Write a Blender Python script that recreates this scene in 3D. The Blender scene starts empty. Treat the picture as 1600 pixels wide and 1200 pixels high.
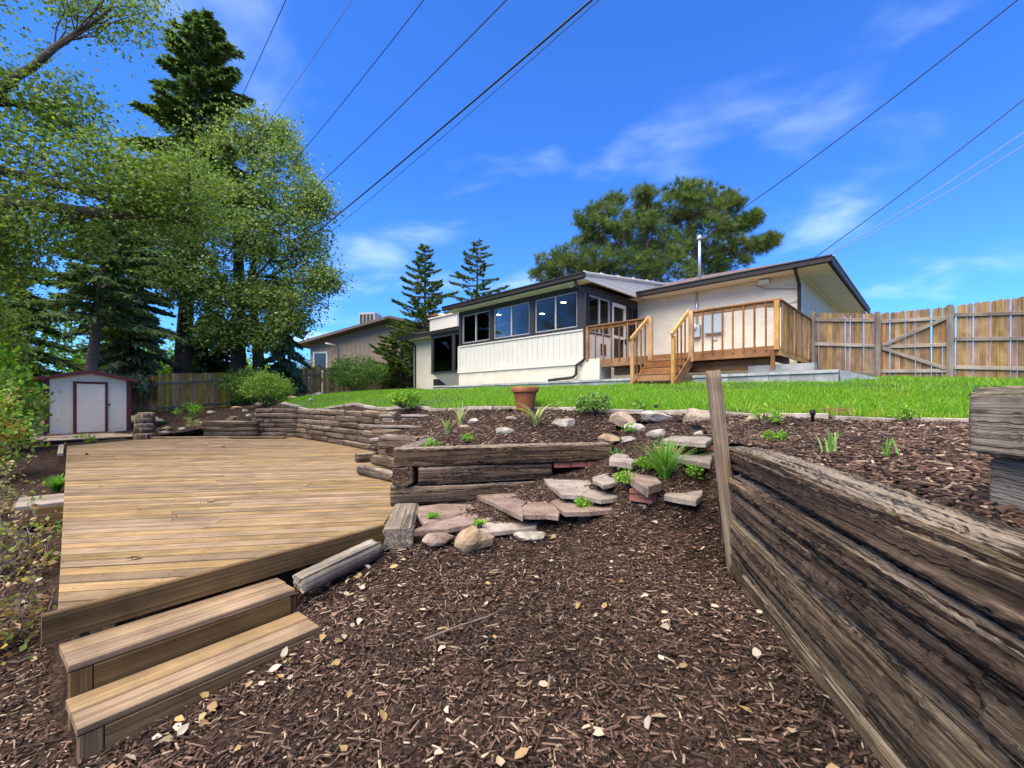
import bpy, bmesh, math, random
import numpy as np
from mathutils import Vector, Matrix
R = math.radians
random.seed(7); rng = np.random.default_rng(11)
scene = bpy.context.scene
col = scene.collection

# ------------------------------------------------------------------ camera, sky, sun, exposure
cam_d = bpy.data.cameras.new('camera'); cam = bpy.data.objects.new('camera', cam_d); col.objects.link(cam)
cam.location = (0, 0, 1.1); cam.rotation_euler = (R(90), 0, 0)
cam_d.sensor_width = 36; cam_d.lens = 36 * 680 / 1600; cam_d.shift_y = 28 / 1600
cam_d.clip_start = 0.05; cam_d.clip_end = 2000
scene.camera = cam
SUN_EL, SUN_AZ = 61, 221        # azimuth clockwise from +Y (the view direction)
sd = bpy.data.lights.new('sun', 'SUN'); sun = bpy.data.objects.new('sun', sd); col.objects.link(sun)
sd.energy = 4.2; sd.angle = R(75); sd.color = (1, .90, .72)
sun.rotation_euler = (R(90 - SUN_EL), 0, R(180 - SUN_AZ))
world = bpy.data.worlds.new('World'); scene.world = world; world.use_nodes = True
scene.view_settings.view_transform = 'Standard'; scene.view_settings.look = 'None'
scene.view_settings.gamma = 1; scene.view_settings.use_curve_mapping = False
scene.view_settings.exposure = 1.25
scene.cycles.max_bounces = 6; scene.cycles.transparent_max_bounces = 12
scene.cycles.use_denoising = True

def nd(nt, t, ins=None, **props):
    n = nt.nodes.new(t)
    for k, v in props.items(): setattr(n, k, v)
    for k, v in (ins or {}).items():
        s = n.inputs[k]
        if hasattr(v, 'is_output') or isinstance(v, bpy.types.NodeSocket): nt.links.new(v, s)
        else: s.default_value = v
    return n
def ramp(nt, fac, stops):
    n = nt.nodes.new('ShaderNodeValToRGB'); nt.links.new(fac, n.inputs[0])
    e = n.color_ramp.elements
    while len(e) < len(stops): e.new(0.5)
    for i, (p, c) in enumerate(stops):
        e[i].position = p; e[i].color = (*c, 1) if len(c) == 3 else c
    return n.outputs[0]
def mixc(nt, fac, a, b, mode='MIX'):
    n = nt.nodes.new('ShaderNodeMix'); n.data_type = 'RGBA'; n.blend_type = mode
    for s, v in ((n.inputs[0], fac), (n.inputs[6], a), (n.inputs[7], b)):
        if isinstance(v, bpy.types.NodeSocket): nt.links.new(v, s)
        elif isinstance(v, (int, float)): s.default_value = v
        else: s.default_value = (*v, 1) if len(v) == 3 else v
    return n.outputs[2]
def math_(nt, op, a, b=0.0, c=None, clamp=False):
    n = nt.nodes.new('ShaderNodeMath'); n.operation = op; n.use_clamp = clamp
    for s, v in zip(n.inputs, (a, b, c) if c is not None else (a, b)):
        if isinstance(v, bpy.types.NodeSocket): nt.links.new(v, s)
        else: s.default_value = v
    return n.outputs[0]

CLO = (7.2, 2.9)               # drift of the cloud field
def build_world():
    nt = world.node_tree; nt.nodes.clear()
    out = nt.nodes.new('ShaderNodeOutputWorld')
    sky = nt.nodes.new('ShaderNodeTexSky'); sky.sky_type = 'NISHITA'; sky.sun_disc = False
    sky.sun_elevation = R(SUN_EL); sky.sun_rotation = R(SUN_AZ)
    sky.altitude = 1600; sky.air_density = 1.0; sky.dust_density = 0.6; sky.ozone_density = 3.0
    tinted = mixc(nt, 1.0, sky.outputs[0], (0.35, 0.83, 1.60), 'MULTIPLY')
    tc = nt.nodes.new('ShaderNodeTexCoord'); sep = nd(nt, 'ShaderNodeSeparateXYZ', {0: tc.outputs['Generated']})
    zz = math_(nt, 'ADD', math_(nt, 'MAXIMUM', sep.outputs[2], 0.0), 0.16)
    u = math_(nt, 'DIVIDE', sep.outputs[0], zz); v = math_(nt, 'DIVIDE', sep.outputs[1], zz)
    cmb = nd(nt, 'ShaderNodeCombineXYZ', {0: u, 1: v, 2: 0.0})
    big = nd(nt, 'ShaderNodeTexNoise', {'Vector': nd(nt, 'ShaderNodeMapping', {0: cmb.outputs[0], 'Location': (CLO[0], CLO[1], 0)}).outputs[0], 'Scale': 0.9, 'Detail': 2.0})
    mp = nd(nt, 'ShaderNodeMapping', {0: cmb.outputs[0], 'Location': (3.1, 1.7, 0), 'Rotation': (0, 0, R(25)), 'Scale': (1.0, 1.25, 1)})
    fine = nd(nt, 'ShaderNodeTexNoise', {'Vector': mp.outputs[0], 'Scale': 1.7, 'Detail': 5.0, 'Roughness': 0.52, 'Distortion': 0.3})
    f = math_(nt, 'MULTIPLY_ADD', big.outputs[0], 0.55, math_(nt, 'MULTIPLY', fine.outputs[0], 0.75))
    m = nd(nt, 'ShaderNodeMapRange', {0: f, 1: 0.64, 2: 0.98, 3: 0.0, 4: 0.55}); m.interpolation_type = 'SMOOTHSTEP'
    cl = mixc(nt, m.outputs[0], tinted, (6.6, 7.6, 9.2))
    # thin pale air towards the horizon
    hz = nd(nt, 'ShaderNodeMapRange', {0: sep.outputs[2], 1: 0.0, 2: 0.45, 3: 0.05, 4: 0.0})
    cl = mixc(nt, hz.outputs[0], cl, (3.2, 5.4, 8.6))
    bg = nd(nt, 'ShaderNodeBackground', {0: cl, 1: 0.094})
    nt.links.new(bg.outputs[0], out.inputs[0])
build_world()

# ------------------------------------------------------------------ materials
def new_mat(name):
    m = bpy.data.materials.new(name); m.use_nodes = True; nt = m.node_tree
    b = nt.nodes['Principled BSDF']; return m, nt, b
def wood(name, dark, mid, light, rough=0.85, grain=(1.3, 26, 26), bump=0.35, var=0.35, bleach=None, hue=0.0, moss=None, spots=None, cracks=0.0):
    """weathered wood, grain runs along the piece's own X axis"""
    m, nt, b = new_mat(name)
    tc = nt.nodes.new('ShaderNodeTexCoord'); oi = nt.nodes.new('ShaderNodeObjectInfo')
    off = nd(nt, 'ShaderNodeVectorMath', {0: (37, 17, 29), 'Scale': oi.outputs['Random']}, operation='SCALE')
    add = nd(nt, 'ShaderNodeVectorMath', {0: tc.outputs['Object'], 1: off.outputs[0]}, operation='ADD')
    mp = nd(nt, 'ShaderNodeMapping', {0: add.outputs[0], 'Scale': grain})
    n1 = nd(nt, 'ShaderNodeTexNoise', {'Vector': mp.outputs[0], 'Scale': 1.0, 'Detail': 7.0, 'Roughness': 0.68, 'Distortion': 0.15})
    mp2 = nd(nt, 'ShaderNodeMapping', {0: add.outputs[0], 'Scale': (grain[0] * .9, grain[1] * 5, grain[2] * 5)})
    n2 = nd(nt, 'ShaderNodeTexNoise', {'Vector': mp2.outputs[0], 'Scale': 1.0, 'Detail': 3.0, 'Roughness': 0.6})
    bl = nd(nt, 'ShaderNodeTexNoise', {'Vector': add.outputs[0], 'Scale': 2.2, 'Detail': 4.0, 'Roughness': 0.6})
    f = math_(nt, 'ADD', math_(nt, 'MULTIPLY', n1.outputs[0], 0.55), math_(nt, 'MULTIPLY', n2.outputs[0], 0.45))
    c = ramp(nt, f, [(0.30, dark), (0.50, mid), (0.70, light)])
    blf = nd(nt, 'ShaderNodeMapRange', {0: bl.outputs[0], 1: 0.35, 2: 0.7, 3: 0.62, 4: 1.18})
    c = mixc(nt, 1.0, c, nd(nt, 'ShaderNodeCombineXYZ', {0: blf.outputs[0], 1: blf.outputs[0], 2: blf.outputs[0]}).outputs[0], 'MULTIPLY')
    if bleach:
        ge = nt.nodes.new('ShaderNodeNewGeometry'); sp = nd(nt, 'ShaderNodeSeparateXYZ', {0: ge.outputs['Normal']})
        fz = nd(nt, 'ShaderNodeMapRange', {0: sp.outputs[2], 1: 0.55, 2: 0.95, 3: 0.0, 4: 0.8})
        ff = math_(nt, 'MULTIPLY', fz.outputs[0], nd(nt, 'ShaderNodeMapRange', {0: f, 1: 0.36, 2: 0.56}).outputs[0])
        c = mixc(nt, ff, c, bleach)
    if moss:
        mf = nd(nt, 'ShaderNodeMapRange', {0: bl.outputs[0], 1: 0.52, 2: 0.72, 3: 0.0, 4: 0.7})
        c = mixc(nt, mf.outputs[0], c, moss)
    if spots:
        vo = nd(nt, 'ShaderNodeTexVoronoi', {'Vector': nd(nt, 'ShaderNodeMapping', {0: add.outputs[0], 'Scale': (2.2, 9, 9)}).outputs[0], 'Scale': 1.0})
        sf = nd(nt, 'ShaderNodeMapRange', {0: vo.outputs['Distance'], 1: 0.05, 2: 0.13, 3: 0.8, 4: 0.0})
        c = mixc(nt, sf.outputs[0], c, spots)
    height = f
    if cracks:
        mpc = nd(nt, 'ShaderNodeMapping', {0: add.outputs[0], 'Scale': (.55, 17, 17)})
        wz = nd(nt, 'ShaderNodeTexNoise', {'Vector': add.outputs[0], 'Scale': 5.0, 'Detail': 2.0})
        nc = nd(nt, 'ShaderNodeTexNoise', {'Vector': nd(nt, 'ShaderNodeVectorMath', {0: mpc.outputs[0], 1: nd(nt, 'ShaderNodeVectorMath', {0: wz.outputs['Color'], 'Scale': .3}, operation='SCALE').outputs[0]}, operation='ADD').outputs[0], 'Scale': 1.0, 'Detail': 4.0, 'Roughness': 0.55})
        ab = math_(nt, 'ABSOLUTE', math_(nt, 'SUBTRACT', nc.outputs[0], 0.5))
        ck = nd(nt, 'ShaderNodeMapRange', {0: ab, 1: 0.004, 2: 0.028, 3: cracks, 4: 0.0})
        nr = nd(nt, 'ShaderNodeTexNoise', {'Vector': nd(nt, 'ShaderNodeMapping', {0: add.outputs[0], 'Scale': (3, 7, 7)}).outputs[0], 'Scale': 1.0, 'Detail': 6.0, 'Roughness': .7})
        rot = nd(nt, 'ShaderNodeMapRange', {0: nr.outputs[0], 1: 0.56, 2: 0.68, 3: 0.0, 4: .55 * cracks})
        pale = nd(nt, 'ShaderNodeMapRange', {0: nc.outputs[0], 1: 0.60, 2: 0.72, 3: 0.0, 4: .55 * cracks})
        c = mixc(nt, pale.outputs[0], c, tuple(min(1, x * 1.7) for x in light))
        c = mixc(nt, rot.outputs[0], c, tuple(x * 1.1 for x in dark)); c = mixc(nt, ck.outputs[0], c, tuple(x * .35 for x in dark))
        height = math_(nt, 'SUBTRACT', math_(nt, 'SUBTRACT', f, math_(nt, 'MULTIPLY', ck.outputs[0], 1.2)), math_(nt, 'MULTIPLY', rot.outputs[0], .8))
    hs = nd(nt, 'ShaderNodeHueSaturation', {'Color': c})
    v = nd(nt, 'ShaderNodeMapRange', {0: oi.outputs['Random'], 1: 0, 2: 1, 3: 1 - var, 4: 1 + var})
    nt.links.new(v.outputs[0], hs.inputs['Value'])
    r2 = math_(nt, 'FRACT', math_(nt, 'MULTIPLY', oi.outputs['Random'], 17.3))
    nt.links.new(nd(nt, 'ShaderNodeMapRange', {0: r2, 1: 0, 2: 1, 3: 0.85, 4: 1.1}).outputs[0], hs.inputs['Saturation'])
    if hue: nt.links.new(nd(nt, 'ShaderNodeMapRange', {0: r2, 1: 0, 2: 1, 3: 0.5 - hue, 4: 0.5 + hue}).outputs[0], hs.inputs['Hue'])
    nt.links.new(hs.outputs[0], b.inputs['Base Color'])
    b.inputs['Roughness'].default_value = rough; b.inputs['Specular IOR Level'].default_value = 0.25
    bp = nd(nt, 'ShaderNodeBump', {'Height': height, 'Strength': bump, 'Distance': 0.02}); nt.links.new(bp.outputs[0], b.inputs['Normal'])
    return m
def plain(name, c, rough=0.6, noise=0.12, scale=6, bump=0.1, metal=0.0, spec=0.4, bdist=0.01):
    m, nt, b = new_mat(name)
    tc = nt.nodes.new('ShaderNodeTexCoord')
    n = nd(nt, 'ShaderNodeTexNoise', {'Vector': tc.outputs['Object'], 'Scale': scale, 'Detail': 6.0, 'Roughness': 0.65})
    lo = tuple(max(0, x * (1 - noise)) for x in c); hi = tuple(min(1, x * (1 + noise)) for x in c)
    nt.links.new(ramp(nt, n.outputs[0], [(0.3, lo), (0.7, hi)]), b.inputs['Base Color'])
    b.inputs['Roughness'].default_value = rough; b.inputs['Metallic'].default_value = metal; b.inputs['Specular IOR Level'].default_value = spec
    if bump:
        bp = nd(nt, 'ShaderNodeBump', {'Height': n.outputs[0], 'Strength': bump, 'Distance': bdist}); nt.links.new(bp.outputs[0], b.inputs['Normal'])
    return m
def stone(name, c1, c2, c3, scale=5, bump=0.6, rough=0.9):
    m, nt, b = new_mat(name)
    tc = nt.nodes.new('ShaderNodeTexCoord'); oi = nt.nodes.new('ShaderNodeObjectInfo')
    off = nd(nt, 'ShaderNodeVectorMath', {0: (31, 57, 23), 'Scale': oi.outputs['Random']}, operation='SCALE')
    add = nd(nt, 'ShaderNodeVectorMath', {0: tc.outputs['Object'], 1: off.outputs[0]}, operation='ADD')
    n = nd(nt, 'ShaderNodeTexNoise', {'Vector': add.outputs[0], 'Scale': scale, 'Detail': 9.0, 'Roughness': 0.68})
    n2 = nd(nt, 'ShaderNodeTexNoise', {'Vector': add.outputs[0], 'Scale': scale * 9, 'Detail': 4.0, 'Roughness': 0.7})
    f = math_(nt, 'ADD', math_(nt, 'MULTIPLY', n.outputs[0], .7), math_(nt, 'MULTIPLY', n2.outputs[0], .3))
    c = ramp(nt, f, [(0.34, c1), (0.5, c2), (0.66, c3)])
    hs = nd(nt, 'ShaderNodeHueSaturation', {'Color': c, 'Value': nd(nt, 'ShaderNodeMapRange', {0: oi.outputs['Random'], 3: 0.8, 4: 1.2}).outputs[0]})
    nt.links.new(hs.outputs[0], b.inputs['Base Color']); b.inputs['Roughness'].default_value = rough
    b.inputs['Specular IOR Level'].default_value = 0.2
    bp = nd(nt, 'ShaderNodeBump', {'Height': f, 'Strength': bump, 'Distance': 0.03}); nt.links.new(bp.outputs[0], b.inputs['Normal'])
    return m
def leafmat(name, transl=0.35, rough=0.55, sheen=0.3):
    m, nt, b = new_mat(name)
    at = nd(nt, 'ShaderNodeAttribute', attribute_name='tint')
    nt.links.new(at.outputs['Color'], b.inputs['Base Color']); b.inputs['Roughness'].default_value = rough
    b.inputs['Specular IOR Level'].default_value = sheen
    tr = nd(nt, 'ShaderNodeBsdfTranslucent', {'Color': mixc(nt, 1.0, at.outputs['Color'], (1.5, 1.6, 0.6), 'MULTIPLY')})
    mx = nd(nt, 'ShaderNodeMixShader', {0: transl, 1: b.outputs[0], 2: tr.outputs[0]})
    nt.links.new(mx.outputs[0], nt.nodes['Material Output'].inputs[0])
    return m
def tintmat(name, rough=0.9, spec=0.15):
    m, nt, b = new_mat(name)
    at = nd(nt, 'ShaderNodeAttribute', attribute_name='tint'); nt.links.new(at.outputs['Color'], b.inputs['Base Color'])
    b.inputs['Roughness'].default_value = rough; b.inputs['Specular IOR Level'].default_value = spec
    return m
def brickmat(name, c, mortar, scale=1.0, bump=0.5, noise=0.08):
    m, nt, b = new_mat(name)
    tc = nt.nodes.new('ShaderNodeTexCoord'); sp = nd(nt, 'ShaderNodeSeparateXYZ', {0: tc.outputs['Object']})
    xy = math_(nt, 'ADD', sp.outputs[0], sp.outputs[1])
    cb = nd(nt, 'ShaderNodeCombineXYZ', {0: xy, 1: sp.outputs[2], 2: 0.0})
    lo = tuple(x * (1 - noise) for x in c)
    br = nd(nt, 'ShaderNodeTexBrick', {'Vector': cb.outputs[0], 'Color1': (*c, 1), 'Color2': (*lo, 1), 'Mortar': (*mortar, 1), 'Scale': scale,
        'Mortar Size': 0.008, 'Mortar Smooth': 0.4, 'Brick Width': 0.21, 'Row Height': 0.075})
    n = nd(nt, 'ShaderNodeTexNoise', {'Vector': tc.outputs['Object'], 'Scale': 2.5, 'Detail': 6.0})
    c2 = mixc(nt, 1.0, br.outputs[0], ramp(nt, n.outputs[0], [(.3, (.86, .85, .82)), (.7, (1, 1, 1))]), 'MULTIPLY')
    nt.links.new(c2, b.inputs['Base Color']); b.inputs['Roughness'].default_value = 0.75
    h = math_(nt, 'ADD', math_(nt, 'MULTIPLY', br.outputs['Fac'], -1.0), math_(nt, 'MULTIPLY', n.outputs[0], .5))
    bp = nd(nt, 'ShaderNodeBump', {'Height': h, 'Strength': bump, 'Distance': 0.012}); nt.links.new(bp.outputs[0], b.inputs['Normal'])
    return m
def shinglemat(name, c):
    m, nt, b = new_mat(name)
    tc = nt.nodes.new('ShaderNodeTexCoord')
    br = nd(nt, 'ShaderNodeTexBrick', {'Vector': tc.outputs['Object'], 'Color1': (*c, 1), 'Color2': (c[0] * .55, c[1] * .55, c[2] * .55, 1), 'Mortar': (.03, .02, .02, 1),
        'Scale': 1.0, 'Mortar Size': 0.006, 'Brick Width': 0.32, 'Row Height': 0.14})
    n = nd(nt, 'ShaderNodeTexNoise', {'Vector': tc.outputs['Object'], 'Scale': 60.0, 'Detail': 3.0})
    c2 = mixc(nt, 1.0, br.outputs[0], ramp(nt, n.outputs[0], [(.35, (.5, .5, .5)), (.65, (1.3, 1.3, 1.3))]), 'MULTIPLY')
    nt.links.new(c2, b.inputs['Base Color']); b.inputs['Roughness'].default_value = 0.95
    return m
def glassmat(name):
    m, nt, b = new_mat(name)
    tr = nd(nt, 'ShaderNodeBsdfTransparent', {0: (.62, .66, .66, 1)}); gl = nd(nt, 'ShaderNodeBsdfGlossy', {'Color': (1, 1, 1, 1), 'Roughness': 0.01})
    fr = nd(nt, 'ShaderNodeFresnel', {'IOR': 1.36})
    mx = nd(nt, 'ShaderNodeMixShader', {0: fr.outputs[0], 1: tr.outputs[0], 2: gl.outputs[0]})
    nt.links.new(mx.outputs[0], nt.nodes['Material Output'].inputs[0]); return m
def emit(name, c, s):
    m, nt, b = new_mat(name); b.inputs['Emission Color'].default_value = (*c, 1); b.inputs['Emission Strength'].default_value = s; return m
def groundmat(name, c1, c2, c3, scale=14, bump=0.7):
    m, nt, b = new_mat(name)
    tc = nt.nodes.new('ShaderNodeTexCoord')
    n = nd(nt, 'ShaderNodeTexNoise', {'Vector': tc.outputs['Object'], 'Scale': scale, 'Detail': 10.0, 'Roughness': 0.72})
    v = nd(nt, 'ShaderNodeTexVoronoi', {'Vector': tc.outputs['Object'], 'Scale': scale * 4.0})
    f = math_(nt, 'ADD', math_(nt, 'MULTIPLY', n.outputs[0], .75), math_(nt, 'MULTIPLY', v.outputs[0], .35))
    nt.links.new(ramp(nt, f, [(.35, c1), (.55, c2), (.75, c3)]), b.inputs['Base Color'])
    b.inputs['Roughness'].default_value = 0.95; b.inputs['Specular IOR Level'].default_value = 0.1
    bp = nd(nt, 'ShaderNodeBump', {'Height': f, 'Strength': bump, 'Distance': 0.03}); nt.links.new(bp.outputs[0], b.inputs['Normal'])
    return m

M = dict(
    tie_pale=wood('pale_timber', (.14, .105, .070), (.30, .245, .175), (.43, .37, .285), grain=(.7, 40, 40), bump=0.9, var=0.08, spots=(.07, .045, .03), cracks=.35),
    goldpicket=wood('golden_picket_wood', (.20, .095, .022), (.68, .37, .085), (.80, .52, .16), grain=(.7, 14, 14), bump=0.3, var=0.3, hue=0.012),
    tie=wood('weathered_timber', (.020, .011, .006), (.108, .064, .036), (.29, .195, .115), grain=(1.3, 44, 44), bump=.9, var=0.18, bleach=(.34, .275, .195), cracks=.9),
    tie_brown=wood('brown_timber', (.030, .018, .010), (.140, .090, .050), (.33, .235, .135), grain=(1.2, 44, 44), bump=1.0, var=0.15, bleach=(.32, .262, .195), moss=(.16, .12, .058), cracks=.8),
    tie_grey=wood('grey_timber', (.07, .052, .036), (.22, .178, .130), (.38, .325, .255), grain=(.8, 36, 36), bump=0.9, var=0.12, spots=(.04, .025, .02), cracks=.5),
    log=wood('log_wood', (.035, .022, .013), (.135, .088, .054), (.29, .208, .130), grain=(1.5, 18, 18), bump=0.8, var=0.3, bleach=(.36, .30, .23), cracks=.8),
    deck=wood('deck_board_wood', (.070, .040, .017), (.265, .170, .082), (.39, .275, .145), grain=(.9, 40, 40), bump=0.4, var=0.2, hue=0.005, spots=(.12, .07, .04)),
    fascia=wood('aged_board_wood', (.050, .029, .012), (.145, .089, .038), (.26, .170, .078), grain=(1.0, 30, 30), bump=0.45, var=0.15),
    cedar=wood('stained_cedar', (.12, .045, .014), (.27, .115, .036), (.36, .17, .06), grain=(1.5, 22, 22), bump=0.12, var=0.2, rough=.6),
    newwood=wood('fresh_lumber', (.36, .18, .055), (.56, .31, .10), (.66, .40, .16), grain=(1.5, 22, 22), bump=0.1, var=0.12, rough=.6),
    picket=wood('picket_wood', (.10, .055, .022), (.28, .165, .070), (.42, .27, .13), grain=(1.1, 20, 20), bump=0.3, var=0.32, hue=0.012, spots=(.07, .035, .015)),
    greyrail=wood('grey_rail_wood', (.13, .10, .075), (.27, .215, .165), (.40, .33, .26), grain=(1.3, 26, 26), bump=0.4, var=0.2),
    oldpicket=wood('old_picket_wood', (.07, .042, .020), (.36, .21, .07), (.56, .36, .13), grain=(.7, 14, 14), bump=0.3, var=0.45, hue=0.015),
    stake=wood('stake_wood', (.09, .055, .028), (.26, .175, .095), (.40, .29, .17), grain=(1.2, 26, 26), bump=0.5, var=0.05),
    bark=wood('bark', (.030, .021, .015), (.090, .064, .048), (.17, .13, .10), grain=(4, 16, 16), bump=1.0, var=0.15),
    barkred=wood('pine_bark', (.06, .03, .018), (.17, .085, .05), (.27, .15, .09), grain=(4, 12, 12), bump=0.9, var=0.15),
    barkgrey=wood('spruce_bark', (.07, .052, .040), (.17, .13, .10), (.28, .23, .18), grain=(5, 14, 14), bump=0.9, var=0.1),
    white=plain('white_paint', (.60, .56, .46), .6, .04, 3, .05),
    whitebrick=brickmat('white_painted_brick', (.74, .66, .50), (.66, .58, .43), bump=0.5),
    cream=plain('cream_soffit_paint', (.72, .69, .58), .6, .03, 3, .03),
    shedwhite=plain('shed_paint', (.80, .69, .51), .7, .07, 4, .1),
    red=plain('dark_red_paint', (.125, .018, .018), .55, .2, 8, .1),
    black=plain('dark_bronze_metal', (.020, .014, .012), .6, .1, 5, .02),
    charcoal=plain('charcoal_frame', (.034, .030, .028), .45, .1, 5, .02),
    alu=plain('aluminium_trim', (.45, .44, .42), .4, .05, 5, .02),
    grey=plain('grey_steel', (.38, .41, .41), .45, .08, 6, .05, .2),
    galv=plain('galvanised_steel', (.55, .58, .60), .35, .08, 10, .05, .7),
    wire=plain('wire_rubber', (.012, .012, .014), .5, .1, 5, 0),
    wirepale=plain('wire_aluminium', (.20, .22, .26), .5, .1, 5, 0),
    block=stone('concrete_block', (.20, .195, .18), (.33, .325, .30), (.45, .44, .41), 3, .3),
    edging=stone('edging_stone', (.18, .14, .10), (.32, .265, .20), (.45, .39, .31), 5, .5),
    flag=stone('red_flagstone', (.095, .062, .044), (.215, .150, .112), (.33, .250, .195), 5, .9),
    flaggrey=stone('grey_flagstone', (.13, .10, .08), (.23, .185, .15), (.33, .28, .23), 5, .5),
    rock=stone('tan_rock', (.14, .09, .05), (.29, .205, .12), (.42, .33, .22), 7, .8),
    rockpale=stone('pale_rock', (.15, .125, .09), (.30, .265, .21), (.44, .405, .34), 8, .8),
    ledge=stone('ledge_rock', (.07, .05, .035), (.24, .175, .12), (.46, .38, .29), 3.5, 1.0),
    brick=stone('red_brick', (.14, .05, .035), (.26, .10, .07), (.36, .17, .12), 9, .4),
    paver=stone('pink_paver', (.26, .17, .12), (.40, .29, .21), (.52, .41, .31), 5, .3),
    terra=stone('terracotta', (.11, .034, .015), (.26, .082, .032), (.37, .14, .062), 6, .15, .75),
    shingle=shinglemat('brown_shingle', (.19, .125, .105)),
    tan=plain('taupe_siding', (.27, .20, .145), .7, .06, 3, .05),
    brownroof=plain('brown_roof_edge', (.13, .10, .085), .8, .15, 6, .2),
    beige=plain('beige_metal', (.42, .37, .31), .5, .1, 6, .05),
    glass=glassmat('window_glass'),
    dark=plain('dark_interior', (.05, .045, .04), .8, .1, 3, 0),
    interior=plain('room_paint', (.30, .25, .20), .8, .1, 2, 0),
    lamp=emit('recessed_light', (1, .93, .8), 14),
    soil=groundmat('mulch_soil', (.010, .006, .005), (.030, .018, .013), (.085, .055, .038)),
    turf=groundmat('turf_soil', (.02, .03, .008), (.045, .085, .015), (.08, .15, .03)),
    earth=groundmat('dry_earth', (.05, .04, .022), (.09, .085, .035), (.13, .12, .06), 2),
    chip=tintmat('bark_chip', .85, .25),
    dryleaf=tintmat('dry_leaf', .8, .2),
    leaf=leafmat('leaf', .38), needle=leafmat('needle', .28, .6, .25), blade=leafmat('grass_blade', .3, .5, .25),
)

# ------------------------------------------------------------------ object helpers
def tag(o, label=None, cat=None, group=None, kind=None):
    if label: o['label'] = label
    if cat: o['category'] = cat
    if group: o['group'] = group
    if kind: o['kind'] = kind
    return o
def empty(name, loc=(0, 0, 0), rz=0.0, **k):
    o = bpy.data.objects.new(name, None); col.objects.link(o); o.location = loc; o.rotation_euler = (0, 0, rz); o.empty_display_size = .2
    return tag(o, **k)
def link(name, me, mat, parent=None, mw=None, **k):
    o = bpy.data.objects.new(name, me); col.objects.link(o)
    if mat is not None and not me.materials: me.materials.append(mat)
    if parent is not None: o.parent = parent
    if mw is not None: o.matrix_basis = mw
    return tag(o, **k)
def mesh(v, f, smooth=False):
    me = bpy.data.meshes.new('m'); me.from_pydata([tuple(x) for x in v], [], [tuple(x) for x in f]); me.update()
    if smooth: me.polygons.foreach_set('use_smooth', [True] * len(me.polygons))
    return me
def fastmesh(v, f, tint=None, smooth=False):
    """v (N,3) ; f (K,n) numpy ; tint (N,3)"""
    v = np.asarray(v, np.float32); f = np.asarray(f, np.int32); K, n = f.shape
    me = bpy.data.meshes.new('m'); me.vertices.add(len(v)); me.vertices.foreach_set('co', v.ravel())
    me.loops.add(K * n); me.loops.foreach_set('vertex_index', f.ravel())
    me.polygons.add(K); me.polygons.foreach_set('loop_start', np.arange(K, dtype=np.int32) * n)
    if smooth: me.polygons.foreach_set('use_smooth', np.ones(K, bool))
    if tint is not None:
        a = me.attributes.new('tint', 'FLOAT_COLOR', 'POINT')
        a.data.foreach_set('color', np.concatenate([np.asarray(tint, np.float32), np.ones((len(v), 1), np.float32)], 1).ravel())
    me.update(calc_edges=True); return me
BOXF = [(0, 3, 2, 1), (4, 5, 6, 7), (0, 1, 5, 4), (1, 2, 6, 5), (2, 3, 7, 6), (3, 0, 4, 7)]
def boxes(*bs):
    v, f = [], []
    for (x0, x1, y0, y1, z0, z1) in bs:
        k = len(v)
        v += [(x0, y0, z0), (x1, y0, z0), (x1, y1, z0), (x0, y1, z0), (x0, y0, z1), (x1, y0, z1), (x1, y1, z1), (x0, y1, z1)]
        f += [tuple(i + k for i in q) for q in BOXF]
    return mesh(v, f)
_pl = {}
def plank_mesh(L, w, h, ch=0.006):
    key = (round(L, 2), round(w, 3), round(h, 3))
    if key in _pl: return _pl[key]
    L, w, h = key; ch = min(ch, w * .2, h * .2)
    a, b = w / 2, h / 2
    ring = [(-a + ch, -b), (a - ch, -b), (a, -b + ch), (a, b - ch), (a - ch, b), (-a + ch, b), (-a, b - ch), (-a, -b + ch)]
    v = [(x, y, z) for x in (0, L) for y, z in ring]; f = [(i, (i + 1) % 8, 8 + (i + 1) % 8, 8 + i) for i in range(8)]
    f += [tuple(range(7, -1, -1)), tuple(range(8, 16))]
    me = mesh(v, f); _pl[key] = me; return me
def frame(p0, p1, up=(0, 0, 1)):
    p0, p1 = Vector(p0), Vector(p1); x = (p1 - p0).normalized(); up = Vector(up)
    if abs(x.dot(up)) > .98: up = Vector((0, 1, 0))
    y = up.cross(x).normalized(); z = x.cross(y)
    return Matrix(((x.x, y.x, z.x, p0.x), (x.y, y.y, z.y, p0.y), (x.z, y.z, z.z, p0.z), (0, 0, 0, 1))), (p1 - p0).length
_mcache = {}
def plank(name, p0, p1, w, h, mat, parent=None, up=(0, 0, 1), **k):
    """a straight sawn piece from p0 to p1; w across, h along 'up'"""
    mw, L = frame(p0, p1, up); me = plank_mesh(L, w, h)
    key = (me.name, mat.name)
    if key not in _mcache:
        m2 = me.copy(); m2.materials.append(mat); _mcache[key] = m2
    return link(name, _mcache[key], None, parent, mw, **k)
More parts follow.
